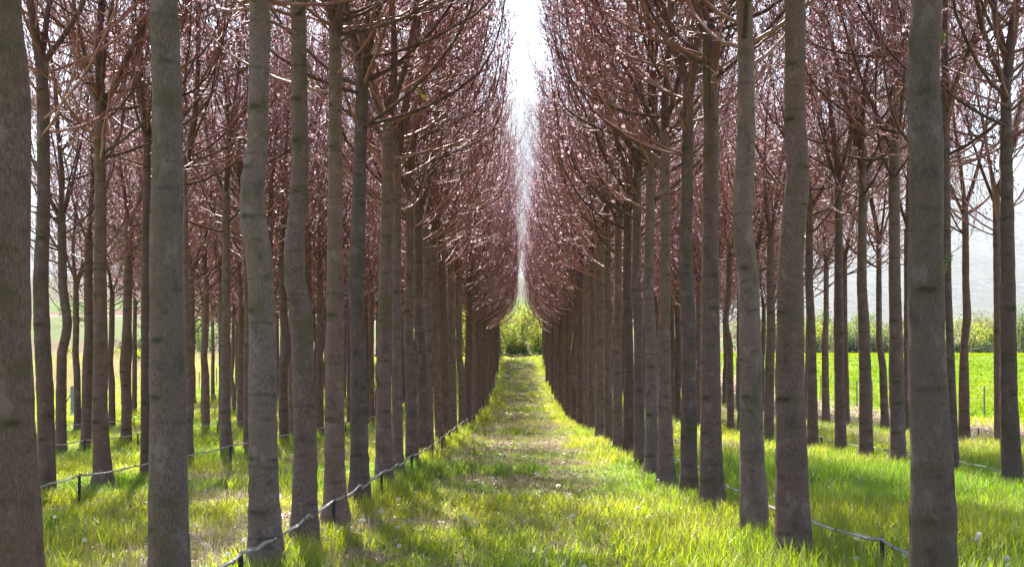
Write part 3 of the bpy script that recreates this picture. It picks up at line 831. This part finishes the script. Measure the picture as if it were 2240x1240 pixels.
Z = [zone(6.5, 14, 120, 0.95), zone(14, 22, 85, 1.0), zone(22, 45, 34, 1.15), zone(45, 80, 11, 1.45), zone(80, 115.1, 8, 1.6)]
x = np.concatenate([z[0] for z in Z]); y = np.concatenate([z[1] for z in Z]); sc = np.concatenate([z[2] for z in Z])
t = tallness(x, y)
patch = vnoise(x * 0.8 + 20, y * 0.8) * 0.6 + vnoise(x * 2.6, y * 2.6 + 11) * 0.4
u = rng.random(len(x))
idx = np.where(u < 0.5, 0, 1)
idx = np.where((t > 0.3) & (u < np.clip(t * 1.3, 0, 0.97)), np.where(rng.random(len(x)) < 0.6, 2, 3), idx)
short = idx < 2
v = rng.random(len(x))
worn = smooth((1.5 - np.abs(x - 0.1)) / 0.8) * smooth((y - 11) / 6)
bare = np.clip(smooth((patch - 0.52) / 0.12) + 0.62 * worn * smooth((vnoise(x * 1.6 + 2, y * 0.9) - 0.36) / 0.2), 0, 1)
idx = np.where(short & (v < 0.05 + 0.16 * bare), 4, idx)
idx = np.where(short & (v > 0.74) & (v < 0.93), np.where(rng.random(len(x)) < 0.5, 5, 6), idx)
idx = np.where(short & (v > 0.91 - 0.36 * bare - 0.05 * (x < -2)), np.where(rng.random(len(x)) < 0.78, 7, 8), idx)
dry_r = (x > 8.5) & (x < 12.2) & (y > 24) & (rng.random(len(x)) < 0.45)
idx = np.where(dry_r, 4, idx)
petal = (np.abs(x - 13.8) < 2.2) & (rng.random(len(x)) < 0.8)
idx = np.where(petal, np.where(rng.random(len(x)) < 0.6, 8, 7), idx)
idx = np.where(rng.random(len(x)) < 0.05, 8, idx)
hs = np.where(idx <= 1, (0.5 + 0.5 * (1 - bare)) * (1 - 0.45 * worn), 1.0) * rng.uniform(0.75, 1.2, len(x))
hs = np.where((idx == 2) | (idx == 3), 0.45 + 0.6 * np.clip(t, 0, 1) + 0.15 * rng.random(len(x)), hs)
scl = np.stack([sc, sc, sc * hs], -1)
rot = np.stack([rng.normal(0, 0.1, len(x)), rng.normal(0, 0.1, len(x)), rng.uniform(0, 2 * PI, len(x))], -1)
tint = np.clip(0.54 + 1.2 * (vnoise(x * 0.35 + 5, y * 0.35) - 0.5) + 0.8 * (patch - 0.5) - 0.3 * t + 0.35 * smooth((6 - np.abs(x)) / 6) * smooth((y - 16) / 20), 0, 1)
pts = np.stack([x, y, gz(x, y)], -1)
# keep roots out of the trunks
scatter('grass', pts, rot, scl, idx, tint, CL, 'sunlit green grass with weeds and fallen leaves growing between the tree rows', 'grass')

# crop on the field
n = 26000
y = 36 + (152 - 36) * rng.random(n) ** 1.0; x = rng.uniform(17.0, 80, n)
k = x < (2240 - CX) / F * y + 4; x, y = x[k], y[k]
cl_crop = [clump(22, 0.28, 0.12, 0.28, 0.010, 0.02, 0.9, M_CROP), clump(22, 0.28, 0.12, 0.24, 0.010, 0.02, 1.1, M_CROP)]
s_ = rng.uniform(1.0, 1.7, len(x))
scatter('crop', np.stack([x, y, gz(x, y) + 0.03], -1), np.stack([np.zeros(len(x)), np.zeros(len(x)), rng.uniform(0, 6.28, len(x))], -1),
        np.stack([s_, s_, s_ * 0.8], -1), rng.integers(0, 2, len(x)), np.clip(0.5 + 2.2 * (vnoise(x * 0.13, y * 0.07) - 0.5) + rng.normal(0, 0.15, len(x)), 0, 1), cl_crop, 'bright green young crop covering the field beyond the right fence', 'crop')
# rough dry meadow beyond the left fence
n = 16000
y = rng.uniform(48, 117, n); x = rng.uniform(-60, -21.9, n)
k = x > -CX / F * y - 4; x, y = x[k], y[k]
dryk = vnoise(x * 0.12, y * 0.06 + 30)
s_ = rng.uniform(1.2, 2.0, len(x))
scatter('meadow_grass', np.stack([x, y, gz(x, y) + 0.02], -1), np.stack([np.zeros(len(x)), np.zeros(len(x)), rng.uniform(0, 6.28, len(x))], -1),
        np.stack([s_, s_, s_], -1), np.where(rng.random(len(x)) < np.clip(1.6 * (dryk - 0.2), 0.1, 0.9) * smooth((y - 58) / 14), 1, 0), np.clip(rng.normal(0.6, 0.2, len(x)), 0, 1),
        [CL[0], clump(16, 0.16, 0.2, 0.5, 0.004, 0.007, 0.8, M_G2)], 'rough meadow grass, partly dry, beyond the left wire fence', 'grass')

# ------------------------------------------------------------------ irrigation hoses and stakes
M_HOSE = mat_plain('grey_hose', (0.3, 0.295, 0.3), 0.33, 0.6, 0.25, 9)
M_WIRE = mat_plain('steel_wire', (0.35, 0.35, 0.35), 0.35, 0.5, 0.2, 30, 0.8)
M_STAKE = mat_plain('black_stake', (0.016, 0.015, 0.016), 0.5, 0.4, 0.3, 20)
M_CLIP = mat_plain('dark_clip', (0.05, 0.05, 0.055), 0.4, 0.5)
ROWX = {'L1': -1.78, 'R1': 2.42, 'L2': -5.4, 'R2': 6.45, 'L3': -9.0, 'L4': -13.2, 'L5': -17.4, 'R3': 10.5}
def make_stake():
    b = MB()
    # an angle-section bar with a pointed foot and notched head
    b.box((0, 0, 0.13), (0.032, 0.010, 0.50)); b.box((0.0125, 0.0095, 0.13), (0.007, 0.009, 0.50))
    o = len(b.v)
    b.v += [(-0.016, -0.005, -0.12), (0.016, -0.005, -0.12), (0.016, 0.005, -0.12), (-0.016, 0.005, -0.12), (0, 0, -0.2)]
    for q in ((0, 1, 4), (1, 2, 4), (2, 3, 4), (3, 0, 4)): b.f.append(tuple(o + i for i in q)); b.m.append(0)
    st = b.mesh('bar', [M_STAKE], False)
    c = MB()
    th = np.linspace(-0.6, PI + 0.6, 9)
    c.quad_strip_tube([(0.0, -0.024 * math.cos(a), 0.375 + 0.024 * math.sin(a)) for a in th], 0.006, 6, 0, True)
    cl = c.mesh('clip', [M_CLIP])
    return st, cl
ST_ME, CLIP_ME = make_stake()
STAKE0 = {'L1': ([4.2, 7.8, 11.76, 15.2, 19.0, 22.9], 112), 'R1': ([4.9, 8.7, 12.5], 112), 'L2': ([11.3, 14.9], 100), 'R2': ([11.0, 14.6], 90), 'L3': ([21.3, 25.0], 100),
          'L4': ([34.0], 95), 'L5': ([46.0], 95), 'R3': ([24.0], 80)}
HL = {'L1': 'grey irrigation hose sagging between black stakes along the left edge of the lane', 'R1': 'grey irrigation hose behind the row right of the lane, dipping through tall grass',
      'L2': 'irrigation hose strung along the second row left of the lane', 'R2': 'irrigation hose strung along the second row right of the lane',
      'L3': 'irrigation hose along the third row left of the lane', 'L4': 'irrigation hose along the fourth row left of the lane',
      'L5': 'farthest irrigation hose along the outermost left row by the dandelions', 'R3': 'irrigation hose along the outermost right row by the litter strip'}
for row, (s0, far) in STAKE0.items():
    r_ = random.Random(ord(row[0]) + ord(row[1]))
    st = list(s0)
    while st[-1] < far: st.append(st[-1] + r_.uniform(3.5, 4.0))
    hx = ROWX[row]
    pts = []; wpts = []
    xs = [hx + r_.gauss(0, 0.03) for _ in st]
    if row == 'L1': xs[:6] = [-1.86, -1.80, -1.81, -1.74, -1.7, -1.66]
    if row == 'R1': xs[:3] = [2.75, 2.60, 2.3]
    ground_ = [gzf(a, b) for a, b in zip(xs, st)]
    for i in range(len(st) - 1):
        n_ = 16 if st[i] < 40 else 8
        kx = r_.uniform(0.35, 0.7)
        for k in range(n_):
            t_ = k / n_
            sag = 4 * t_ * (1 - t_)
            wob = (0.05 * math.exp(-((t_ - kx) / 0.06) ** 2) - 0.03 * math.exp(-((t_ - kx - 0.1) / 0.05) ** 2)) * (1 if row in ('L1',) else 0.4)
            xx = xs[i] * (1 - t_) + xs[i + 1] * t_ + wob * 0.5 + r_.gauss(0, 0.004)
            yy = st[i] * (1 - t_) + st[i + 1] * t_
            zz = ground_[i] * (1 - t_) + ground_[i + 1] * t_ + 0.372 - 0.035 * sag * (1.6 if row[0] == 'R' else 1.0) + wob + r_.gauss(0, 0.004)
            pts.append((xx, yy, zz))
            wpts.append((xx + 0.006 * math.cos(k * 1.1), yy, zz + 0.012 + 0.006 * math.sin(k * 1.1) - (wob * 0.8)))
    b = MB(); b.quad_strip_tube(pts, 0.0105, 8 if row[1] == '1' else 6, 0, True)
    h = thing('irrigation_hose', HL[row], 'hose', (0, 0, 0), 0, 'irrigation hoses along the tree rows', b.mesh('irrigation_hose', [M_HOSE]))
    if row in ('L1', 'R1', 'L2', 'R2'):
        b = MB(); b.quad_strip_tube(wpts, 0.003, 5, 0, True); link('wire', b.mesh('wire', [M_WIRE]), h)
        b = MB()
        for i in range(0, len(pts), 5):
            p = np.array(pts[i]); q = np.array(pts[min(i + 1, len(pts) - 1)])
            if np.linalg.norm(q - p) < 1e-6: continue
            dd = (q - p) / np.linalg.norm(q - p)
            b.quad_strip_tube([p - dd * 0.012, p + dd * 0.012], 0.0145, 8, 0, True)
        e = link('emitters', b.mesh('emitters', [M_CLIP]), h)
    for i, (a, b_) in enumerate(zip(xs, st)):
        i -= (row == 'L1')
        if row in ('L1', 'R1', 'L2') and 0 <= i < 3:
            lab = {'L1': 'black hose stake in the lane\'s left row', 'R1': 'black hose stake behind the right row', 'L2': 'black hose stake in the second row on the left'}[row]
            lab += [', nearest of its line', ', second of its line', ', third of its line'][i]
        else:
            lab = f'slim black stake holding the hose along the {ROWN[row]}'
        s = thing('hose_stake', lab, 'stake', (a, b_, ground_[i]), r_.uniform(-0.2, 0.2), f'hose stakes along the {ROWN[row]}')
        link('bar', ST_ME, s); link('clip', CLIP_ME, s)

# ------------------------------------------------------------------ dandelion clocks
M_FLUFF = mat_blossom('dandelion_fluff', (0.82, 0.82, 0.80), (0.85, 0.85, 0.82))
M_STEM = mat_blossom('dandelion_stem', (0.16, 0.15, 0.06), (0.24, 0.22, 0.07))
def clock_mesh():
    b = MB(); n = 64
    for i in range(n):
        z = 1 - 2 * (i + 0.5) / n; a = i * 2.39996; r = math.sqrt(1 - z * z)
        d = np.array([r * math.cos(a), r * math.sin(a), z])
        u = np.cross(d, [0.3, 0.2, 0.9]); u /= np.linalg.norm(u); w = np.cross(d, u)
        p = d * 0.022
        b.face([p * 0.2, p + u * 0.0012, p - u * 0.0012])
        b.face([p - u * 0.006, p - w * 0.006 + d * 0.002, p + u * 0.006, p + w * 0.006 + d * 0.002])
    return b.mesh('seed_head', [M_FLUFF], False)
def stem_mesh():
    b = MB(); b.quad_strip_tube([(0.015, 0, -0.25), (0.006, 0.004, -0.1), (0, 0, 0)], [0.0028, 0.0024, 0.002], 5, 0)
    b.quad_strip_tube([(0, 0, -0.006), (0, 0, 0.004)], [0.004, 0.005], 6, 0, True)
    return b.mesh('stem', [M_STEM])
CK, SM = clock_mesh(), stem_mesh()
def clock(x, y, h, lab, grp):
    o = thing('dandelion_clock', lab, 'dandelion', (x, y, gzf(x, y) + h), random.uniform(0, 6.28), grp)
    link('seed_head', CK, o, scale=random.uniform(0.65, 0.92)); s = link('stem', SM, o)
def unproj(px, py, h):
    """ground point whose clock, h above the ground, shows at the pixel"""
    d = 12.0
    for _ in range(30):
        xx = (px - CX) / F * d
        d = 0.5 * d + 0.5 * (HC - gzf(xx, d) - h) * F / (py - CY)
    return (px - CX) / F * d, d
CLK = [(708,1155),(748,1154),(717,1178),(534,1180),(499,1212),(658,1229),(613,1084),(788,1138),(796,1137),(833,1118),(871,1091),(1020,1132),(873,1193),
       (1175,1037),(1257,1127),(1261,1102),(1313,1102),(1212,1075),(1247,1082),(1121,1070),(1084,1053),(1051,1052),(1440,1049),(1366,1019),(1297,976),(1247,995),
       (1278,1240),(1175,1062),(1170,1035),(1874,1176),(1872,1221),(1780,1211),(1978,1214),(2137,1178),(2164,1222),(2205,1236),(2202,1220),(2142,1168),
       (497,1000),(870,1153),(1325,1007),(1303,1097),(1151,1001),(1139,973),(1010,985),(1238,949),(1270,1042),(1018,990),(960,1036),(1395,1110),(1427,1080),
       (120,1130),(270,1138),(336,1145),(430,1150),(450,1190),(185,1180),(1090,1075),(1230,1030),(1330,1050)]
for px, py in CLK:
    h = random.uniform(0.12, 0.22) if px < 1500 else random.uniform(0.2, 0.32)
    a, b_ = unproj(px, py, h)
    where = 'in the grass lane between the two rows' if abs(px - 1138) < 330 else ('under the trees left of the lane' if px < 1138 else 'in the tall grass right of the lane')
    clock(a, b_, h, 'white dandelion seed head on a thin stem ' + where, 'dandelion clocks ' + where)
r_ = random.Random(5)
for k in range(150):
    if k < 45: y = r_.uniform(24, 70); x = r_.uniform(-1.4, 1.6)
    else: y = r_.uniform(36, 60); x = r_.uniform(-20.5, -11) if k > 70 else r_.uniform(-11, -3)
    where = 'far along the grass lane' if k < 45 else 'among the rows far left of the lane'
    clock(x, y, r_.uniform(0.15, 0.25), 'small white dandelion seed head ' + where, 'dandelion clocks ' + where)

# ------------------------------------------------------------------ wire fences
M_POST = mat_plain('green_steel_post', (0.16, 0.20, 0.19), 0.5, 0.4, 0.15, 12)
M_WOOD = mat_plain('weathered_post', (0.20, 0.185, 0.16), 0.9, 0.1, 0.3, 14)
M_CONC = mat_plain('concrete_post', (0.30, 0.32, 0.36), 0.9, 0.1, 0.2, 14)
def fence(label, xf, ys_, h, mat, wid, nwire, rnd):
    t_ = thing('wire_fence', label, 'fence', (xf, ys_[0], gzf(xf, ys_[0])), 0)
    g0 = gzf(xf, ys_[0])
    for y in ys_:
        b = MB(); hh = h * rnd.uniform(0.94, 1.04)
        b.box((0, 0, hh / 2 - 0.15), (wid, wid * 0.8, hh + 0.3)); b.box((0, 0, hh + 0.006), (wid * 1.2, wid, 0.014))
        link('post', b.mesh('post', [mat], False), t_, (rnd.gauss(0, 0.04), y - ys_[0], gzf(xf, y) - g0), rnd.uniform(-.3, .3))
    b = MB()
    for k in range(nwire):
        hz_ = h * (k + 0.6) / nwire
        b.quad_strip_tube([(wid * 0.6, y - ys_[0], gzf(xf, y) - g0 + hz_) for y in ys_], 0.0022, 4, 0)
    for i in range(len(ys_) - 1):
        for k in range(12):
            q = k / 12; y = ys_[i] * (1 - q) + ys_[i + 1] * q
            zz = gzf(xf, ys_[i]) * (1 - q) + gzf(xf, ys_[i + 1]) * q - g0
            b.quad_strip_tube([(wid * 0.6, y - ys_[0], zz + 0.05), (wid * 0.6, y - ys_[0], zz + h * 0.93)], 0.0016, 3, 0)
    link('wire_mesh', b.mesh('wire_mesh', [M_WIRE]), t_)
    return t_
r_ = random.Random(3)
def fy(px, xf): return abs(xf) * F / abs(px - CX)
yr = sorted([fy(p, 16.2) for p in (2215, 2183, 2152, 2120, 2090, 2040, 2000, 1972, 1945, 1907, 1873, 1857, 1825, 1795, 1765)])
while yr[-1] < 108: yr.append(yr[-1] + 2.8)
fence('green steel post and wire mesh fence along the bright green field', 16.2, yr, 1.26, M_POST, 0.05, 6, r_)
yl = sorted([fy(p, -21.2) for p in (136, 267, 294, 437)] + [61, 71, 75])
while yl[-1] < 108: yl.append(yl[-1] + 4)
f2 = fence('thin weathered post and wire fence along the dry meadow on the left', -21.2, yl, 1.2, M_WOOD, 0.05, 4, r_)
b = MB(); b.box((0, 0, 0.55), (0.16, 0.14, 1.5)); 
b.box((0, 0, 1.315), (0.12, 0.1, 0.03))
cp = thing('concrete_post', 'thick pale concrete corner post by the left fence', 'post', (-20.6, fy(159, -20.6), gzf(-20.6, fy(159, -20.6))), 0)
link('shaft', b.mesh('shaft', [M_CONC], False), cp)
b = MB(); b.quad_strip_tube([(-0.62, -0.1, -0.1), (-0.05, 0, 1.05)], 0.03, 6, 0, True); link('brace', b.mesh('brace', [M_WOOD]), cp)

# ------------------------------------------------------------------ bushes and trees of the background
M_LF_Y = mat_leaf('spring_leaf', (0.15, 0.185, 0.025), (0.44, 0.50, 0.035))
M_LF_G = mat_leaf('green_leaf', (0.06, 0.10, 0.02), (0.17, 0.28, 0.035))
M_LF_D = mat_leaf('dark_leaf', (0.03, 0.045, 0.02), (0.05, 0.08, 0.02))
M_LF_P = mat_leaf('pale_leaf', (0.17, 0.18, 0.075), (0.28, 0.29, 0.10))
def shrub(name, label, cat, x, y, h, w, mat, n, leaf, stems=5, group=None, bare=0.15, seed=0, base=0.1):
    rr = random.Random(seed)
    t_ = thing(name, label, cat, (x, y, gzf(x, y)), 0, group)
    tr = MB(); lv = MB(); tips = []
    for k in range(stems):
        az = rr.uniform(0, 2 * PI)
        p = bez((rr.gauss(0, w * 0.12), rr.gauss(0, w * 0.12), -0.15), dirv(az, rr.uniform(0.9, 1.5)), h * rr.uniform(0.7, 0.95), 0.4, 7, 0.1, rr)
        tr.quad_strip_tube(p, np.linspace(0.05, 0.012, 8) * h / 5, 5, 0)
        for i in range(1, 8):
            for _ in range(3):
                q = bez(p[i], dirv(rr.uniform(0, 6.28), rr.uniform(-0.1, 0.9)), w * rr.uniform(0.15, 0.45), 0.4, 3, 0.15, rr)
                tr.quad_strip_tube(q, np.linspace(0.015, 0.006, 4) * h / 5, 3, 0)
                tips += [q[-1], q[1], q[2]]
    link('trunk', tr.mesh('trunk', [M_LIMB]), t_)
    tips = [q for q in tips if q[2] > h * base]
    for k in range(n):
        c = tips[rr.randrange(len(tips))] if rr.random() > 0.25 else np.array([rr.gauss(0, w * 0.25), rr.gauss(0, w * 0.2), h * rr.uniform(base, 0.92)])
        c = c + np.array([rr.gauss(0, 1), rr.gauss(0, 1), rr.gauss(0, 1)]) * w * 0.07
        if c[2] < 0.05: c[2] = abs(c[2]) + .05
        u_ = np.array([rr.gauss(0, 1), rr.gauss(0, 1), rr.gauss(0, 0.8)]); u_ /= np.linalg.norm(u_)
        w_ = np.cross(u_, [rr.gauss(0, 1), rr.gauss(0, 1), rr.gauss(0, 1)]); w_ /= np.linalg.norm(w_) + 1e-9
        s = leaf * rr.uniform(0.6, 1.3)
        lv.face([c - u_ * s, c + w_ * s * 0.55, c + u_ * s, c - w_ * s * 0.55])
    link('crown', lv.mesh('crown', [mat], False), t_)
    return t_

r_ = random.Random(21)
# lane end thicket
for i, x in enumerate([-8.2, -5.6, -3.4, -1.5, -0.1, 1.5, 3.4, 5.6, 8.0]):
    lab = {-1.5: 'bright leafy thicket shrub at the lane end, left half', -0.1: 'tallest leafy shrub in the middle of the lane end', 1.5: 'bright leafy thicket shrub at the lane end, right half'}.get(x, 'leafy shrub half hidden behind the far ends of the rows')
    shrub('thicket_shrub', lab, 'shrub', x, 119.5 + r_.uniform(-0.5, 2.0), [5.0, 5.4, 5.2, 4.9, 5.5, 4.9, 5.3, 5.0, 5.2][i], 3.0, M_LF_Y, 3400, 0.095, 6, 'thicket at the end of the lane', seed=40 + i, base=0.12)
for i, x in enumerate([-2.6, -0.8, 0.7, 2.3]):
    shrub('dark_shrub', ['low dark shrub at the foot of the lane end thicket, leftmost', 'low dark shrub at the thicket foot, left of the middle', 'low dark shrub at the thicket foot, right of the middle', 'low dark shrub at the foot of the thicket, rightmost'][i], 'shrub', x, 118.4, 1.2, 1.9, M_LF_G, 900, 0.08, 4, 'undergrowth at the lane end', seed=70 + i)
# dark earth bank under it
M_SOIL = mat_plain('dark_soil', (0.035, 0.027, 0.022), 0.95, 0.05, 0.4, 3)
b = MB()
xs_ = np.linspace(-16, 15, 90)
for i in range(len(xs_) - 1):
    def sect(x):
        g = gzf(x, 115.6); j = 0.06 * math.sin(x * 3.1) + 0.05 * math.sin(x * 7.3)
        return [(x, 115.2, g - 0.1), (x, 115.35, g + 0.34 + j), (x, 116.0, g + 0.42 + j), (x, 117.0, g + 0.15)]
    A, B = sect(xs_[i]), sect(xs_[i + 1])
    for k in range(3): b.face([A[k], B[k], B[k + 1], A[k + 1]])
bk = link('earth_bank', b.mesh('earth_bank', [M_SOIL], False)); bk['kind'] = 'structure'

# hedgerow beyond the green field
def at(px, d): return (px - CX) / F * d
HB = [(1668, 5.6, 3.4, 'G'), (1690, 4.2, 3.4, 'G'), (1712, 4.6, 3.2, 'Y'), (1745, 4.4, 3.6, 'G'), (1775, 4.0, 3.4, 'Y'), (1800, 4.3, 3.6, 'Y'), (1828, 4.0, 3.4, 'P'), (1852, 4.2, 3.4, 'G'), (1872, 3.6, 3.2, 'P'),
      (1898, 3.8, 3.4, 'Y'), (1922, 3.3, 3.4, 'P'), (1948, 3.6, 3.4, 'G'), (1972, 3.4, 3.0, 'P'), (2000, 4.2, 3.4, 'Y'), (2070, 5.4, 3.4, 'Y'), (2098, 5.2, 3.6, 'P'), (2128, 4.6, 3.2, 'Y'), (2160, 3.6, 3.0, 'G'),
      (2185, 4.2, 3.2, 'Y'), (2232, 5.9, 3.6, 'G'), (2262, 5.4, 3.6, 'D')]
MM = {'G': M_LF_G, 'Y': M_LF_Y, 'P': M_LF_P, 'D': M_LF_D}
WM = {'G': 'green', 'Y': 'yellow green', 'P': 'pale', 'D': 'dark'}
for i, (px, h, w, mt) in enumerate(HB):
    d = 155 + r_.uniform(-1.5, 1.5)
    where = 'seen between the right hand trunks' if px < 1760 else ('left of the thickest right trunk' if px < 2000 else 'right of the thickest right trunk')
    lab = f'{WM[mt]} hedgerow shrub beyond the green field, {where}'
    if px == 2232: lab = 'tallest dark green hedgerow shrub at the right edge beyond the field'
    if px == 1668: lab = 'tall green hedgerow shrub at the left end of the bright field'
    shrub('hedgerow_shrub', lab, 'shrub', at(px, d), d, h, w, MM[mt], 1500, 0.11, 5, 'hedgerow beyond the green field', seed=200 + i)
    if px > 1770:
        shrub('bramble_bush', f'dark low bramble in front of the hedgerow, {where}', 'bush', at(px - 8, d), d - 2.2 - r_.uniform(0, 2), 2.2 if px < 2010 else r_.uniform(0.9, 1.5), 3.0, M_LF_D, 800, 0.11, 4, 'brambles along the far field edge', seed=300 + i)
# bare spring tree
t_ = thing('bare_tree', 'almost bare pale tree with spreading branches in the far hedgerow at right', 'tree', (at(2158, 165), 165, gzf(at(2158, 165), 165)))
rr = random.Random(8); tr = MB(); cw = MB()
stem = bez((0, 0, -0.2), (0, 0, 1), 3.0, 0.1, 4, 0.04, rr); tr.quad_strip_tube(stem, [0.16, 0.14, 0.12, 0.10, 0.09], 7, 0)
for k in range(26):
    q = bez(stem[rr.randint(1, 4)], dirv(rr.uniform(0, 6.28), rr.uniform(0.3, 1.3)), rr.uniform(2.5, 4.4), 0.25, 6, 0.1, rr)
    cw.quad_strip_tube(q, np.linspace(0.05, 0.012, 7), 4, 0)
    for j in range(1, 6):
        for _ in range(4):
            q2 = bez(q[j], dirv(rr.uniform(0, 6.28), rr.uniform(-0.1, 1.2)), rr.uniform(0.5, 1.4), 0.4, 3, 0.15, rr)
            cw.quad_strip_tube(q2, np.linspace(0.016, 0.008, 4), 3, 0)
            for _ in range(4):
                c = q2[-1] + np.array([rr.gauss(0, 1), rr.gauss(0, 1), rr.gauss(0, 1)]) * 0.2
                u_ = np.array([rr.gauss(0, 1), rr.gauss(0, 1), rr.gauss(0, 1)]) * 0.05; w_ = np.array([rr.gauss(0, 1), rr.gauss(0, 1), rr.gauss(0, 1)]) * 0.05
                cw.face([c - u_, c + w_, c + u_, c - w_], 1)
M_PALEB = mat_plain('pale_bark', (0.22, 0.19, 0.15), 0.9, 0.1)
link('trunk', tr.mesh('trunk', [M_PALEB]), t_); link('crown', cw.mesh('crown', [M_PALEB, M_LF_P]), t_)
# far bushes on the slope behind
for i in range(26):
    px = r_.uniform(1620, 2300); d = r_.uniform(185, 330)
    shrub('hillside_bush', 'pale hazy bush on the slope behind the field hedgerow', 'bush', at(px, d), d, r_.uniform(3.5, 6.5), r_.uniform(4, 6.5), r_.choice([M_LF_P, M_LF_G, M_LF_P]), 500, 0.24, 4, 'bushes on the slope beyond the hedgerow', seed=400 + i)
# left side
for i, (px, d, h, w, mt) in enumerate([(437, 128, 4.6, 3.4, 'G'), (300, 150, 2.2, 3.5, 'D'), (330, 150, 2.4, 3.8, 'D'), (275, 150, 2.0, 3.2, 'D'), (385, 152, 2.4, 3.6, 'D'), (455, 150, 2.6, 4.0, 'D'), (500, 150, 2.5, 4.0, 'D'), (545, 150, 2.3, 3.6, 'D'),
                                       (290, 112, 0.9, 1.6, 'Y'), (255, 118, 0.8, 1.6, 'Y'), (300, 105, 0.8, 1.4, 'Y'), (150, 120, 0.7, 1.8, 'Y')]):
    lab = ['bright green bush seen between the trunks left of the S bent trunk', '', '', ''][i] if i == 0 else ('dark low hedge bush at the far edge of the left meadow' if mt == 'D' else 'small bright green bush in the dry meadow at left')
    shrub('meadow_bush', lab, 'bush', at(px, d), d, h, w, MM[mt], 1500 if i == 0 else 800, 0.1 if i == 0 else 0.12, 5, None if i == 0 else ('hedge bushes beyond the left meadow' if mt == 'D' else 'green bushes in the left meadow'), seed=500 + i)
for i in range(14):
    px = r_.uniform(60, 700); d = r_.uniform(200, 420)
    shrub('hillside_bush', 'small hazy bush among the hillside fields on the left', 'bush', at(px, d), d, r_.uniform(2, 5), r_.uniform(3, 5.5), r_.choice([M_LF_G, M_LF_P]), 400, 0.24, 4, 'bushes among the hillside fields', seed=600 + i)
# little green bush by the right trunk
bx, by = unproj(1975, 1018, 0.0)
shrub('green_bush', 'small leafy green bush at the foot of a trunk left of the thickest right trunk', 'bush', bx, by, 0.42, 0.34, M_LF_G, 420, 0.017, 7, seed=77)

# leafy sprouts on the nearest right trunk (parts of that tree)
root = [t for t, d in TREES if abs(t.location.x - 2.1) < 0.01 and t.location.y < 7][0]
dd = root.location.y; rr = random.Random(4)
for px, py, L in ((2046, 605, 0.085), (2044, 120, 0.065)):
    b = MB()
    p = np.array([(px - CX) * dd / F - root.location.x, -0.125, HC + (CY - py) * dd / F - root.location.z])
    q = bez(p, (0.1, -0.5, 0.9), L, 0.6, 4, 0.1, rr); b.quad_strip_tube(q, np.linspace(0.004, 0.002, 5), 4, 0)
    for j in range(1, 5):
        for sg in (-1, 1):
            c = q[j]; u_ = np.array([sg * 0.9, -0.4, rr.uniform(0.1, 0.7)]); u_ /= np.linalg.norm(u_); s = rr.uniform(0.009, 0.018); w_ = np.cross(u_, [0, 0.6, 0.8]); w_ /= np.linalg.norm(w_)
            b.face([c, c + u_ * s + w_ * s * 0.6, c + u_ * s * 2, c + u_ * s - w_ * s * 0.6], 1)
    link('sprout', b.mesh('sprout', [M_TWIG, M_LF_G], False), root)

# ------------------------------------------------------------------ haze
m = NT('haze')
pv = m.n('ShaderNodeVolumePrincipled'); pv.inputs['Color'].default_value = (0.78, 0.87, 1.0, 1); pv.inputs['Density'].default_value = 0.00007; pv.inputs['Anisotropy'].default_value = 0.25
hm = m.done(pv.outputs[0], True)
b = MB(); b.box((0, 4000, 1140), (18000, 9000, 2300))
hb = link('haze', b.mesh('haze', [hm], False)); hb['kind'] = 'stuff'

# ------------------------------------------------------------------ light, sky, camera
SUN_EL, SUN_AZ = R(53), R(-14)
w = bpy.data.worlds.new('World'); scene.world = w; w.use_nodes = True
nt = w.node_tree; nt.nodes.clear()
sky = nt.nodes.new('ShaderNodeTexSky'); sky.sky_type = 'NISHITA'; sky.sun_disc = False
sky.sun_elevation = SUN_EL; sky.sun_rotation = SUN_AZ; sky.air_density = 1.0; sky.dust_density = 1.2; sky.ozone_density = 1.0
bg = nt.nodes.new('ShaderNodeBackground'); bg.inputs[1].default_value = 0.055
ow = nt.nodes.new('ShaderNodeOutputWorld')
nt.links.new(sky.outputs[0], bg.inputs[0]); nt.links.new(bg.outputs[0], ow.inputs[0])
sun = bpy.data.lights.new('sun', 'SUN'); sun.energy = 5.0; sun.angle = R(0.53); sun.color = (1.0, 0.95, 0.86)
so = bpy.data.objects.new('sun', sun); COL.objects.link(so)
sv = Vector((math.sin(SUN_AZ) * math.cos(SUN_EL), math.cos(SUN_AZ) * math.cos(SUN_EL), math.sin(SUN_EL)))
so.rotation_euler = sv.to_track_quat('Z', 'Y').to_euler()

cam = bpy.data.cameras.new('camera'); co = bpy.data.objects.new('camera', cam); COL.objects.link(co)
cam.sensor_width = 36; cam.lens = F / 2240 * 36; cam.shift_x = (1120 - CX) / 2240; cam.shift_y = (CY - 620) / 2240
cam.clip_start = 0.1; cam.clip_end = 30000
co.location = (0, 0, HC); co.rotation_euler = (R(90), 0, 0)
scene.camera = co

scene.view_settings.view_transform = 'Standard'; scene.view_settings.look = 'None'
scene.view_settings.exposure = 2.35; scene.view_settings.gamma = 1.0; scene.view_settings.use_curve_mapping = False
cy = scene.cycles
cy.use_denoising = True; cy.denoising_prefilter = 'NONE'; cy.sample_clamp_indirect = 2.0; cy.sample_clamp_direct = 6.0; cy.use_light_tree = False; cy.max_bounces = 5; cy.diffuse_bounces = 3; cy.glossy_bounces = 2; cy.transmission_bounces = 3; cy.volume_bounces = 1; cy.transparent_max_bounces = 4
cy.caustics_reflective = False; cy.caustics_refractive = False
cy.use_adaptive_sampling = False
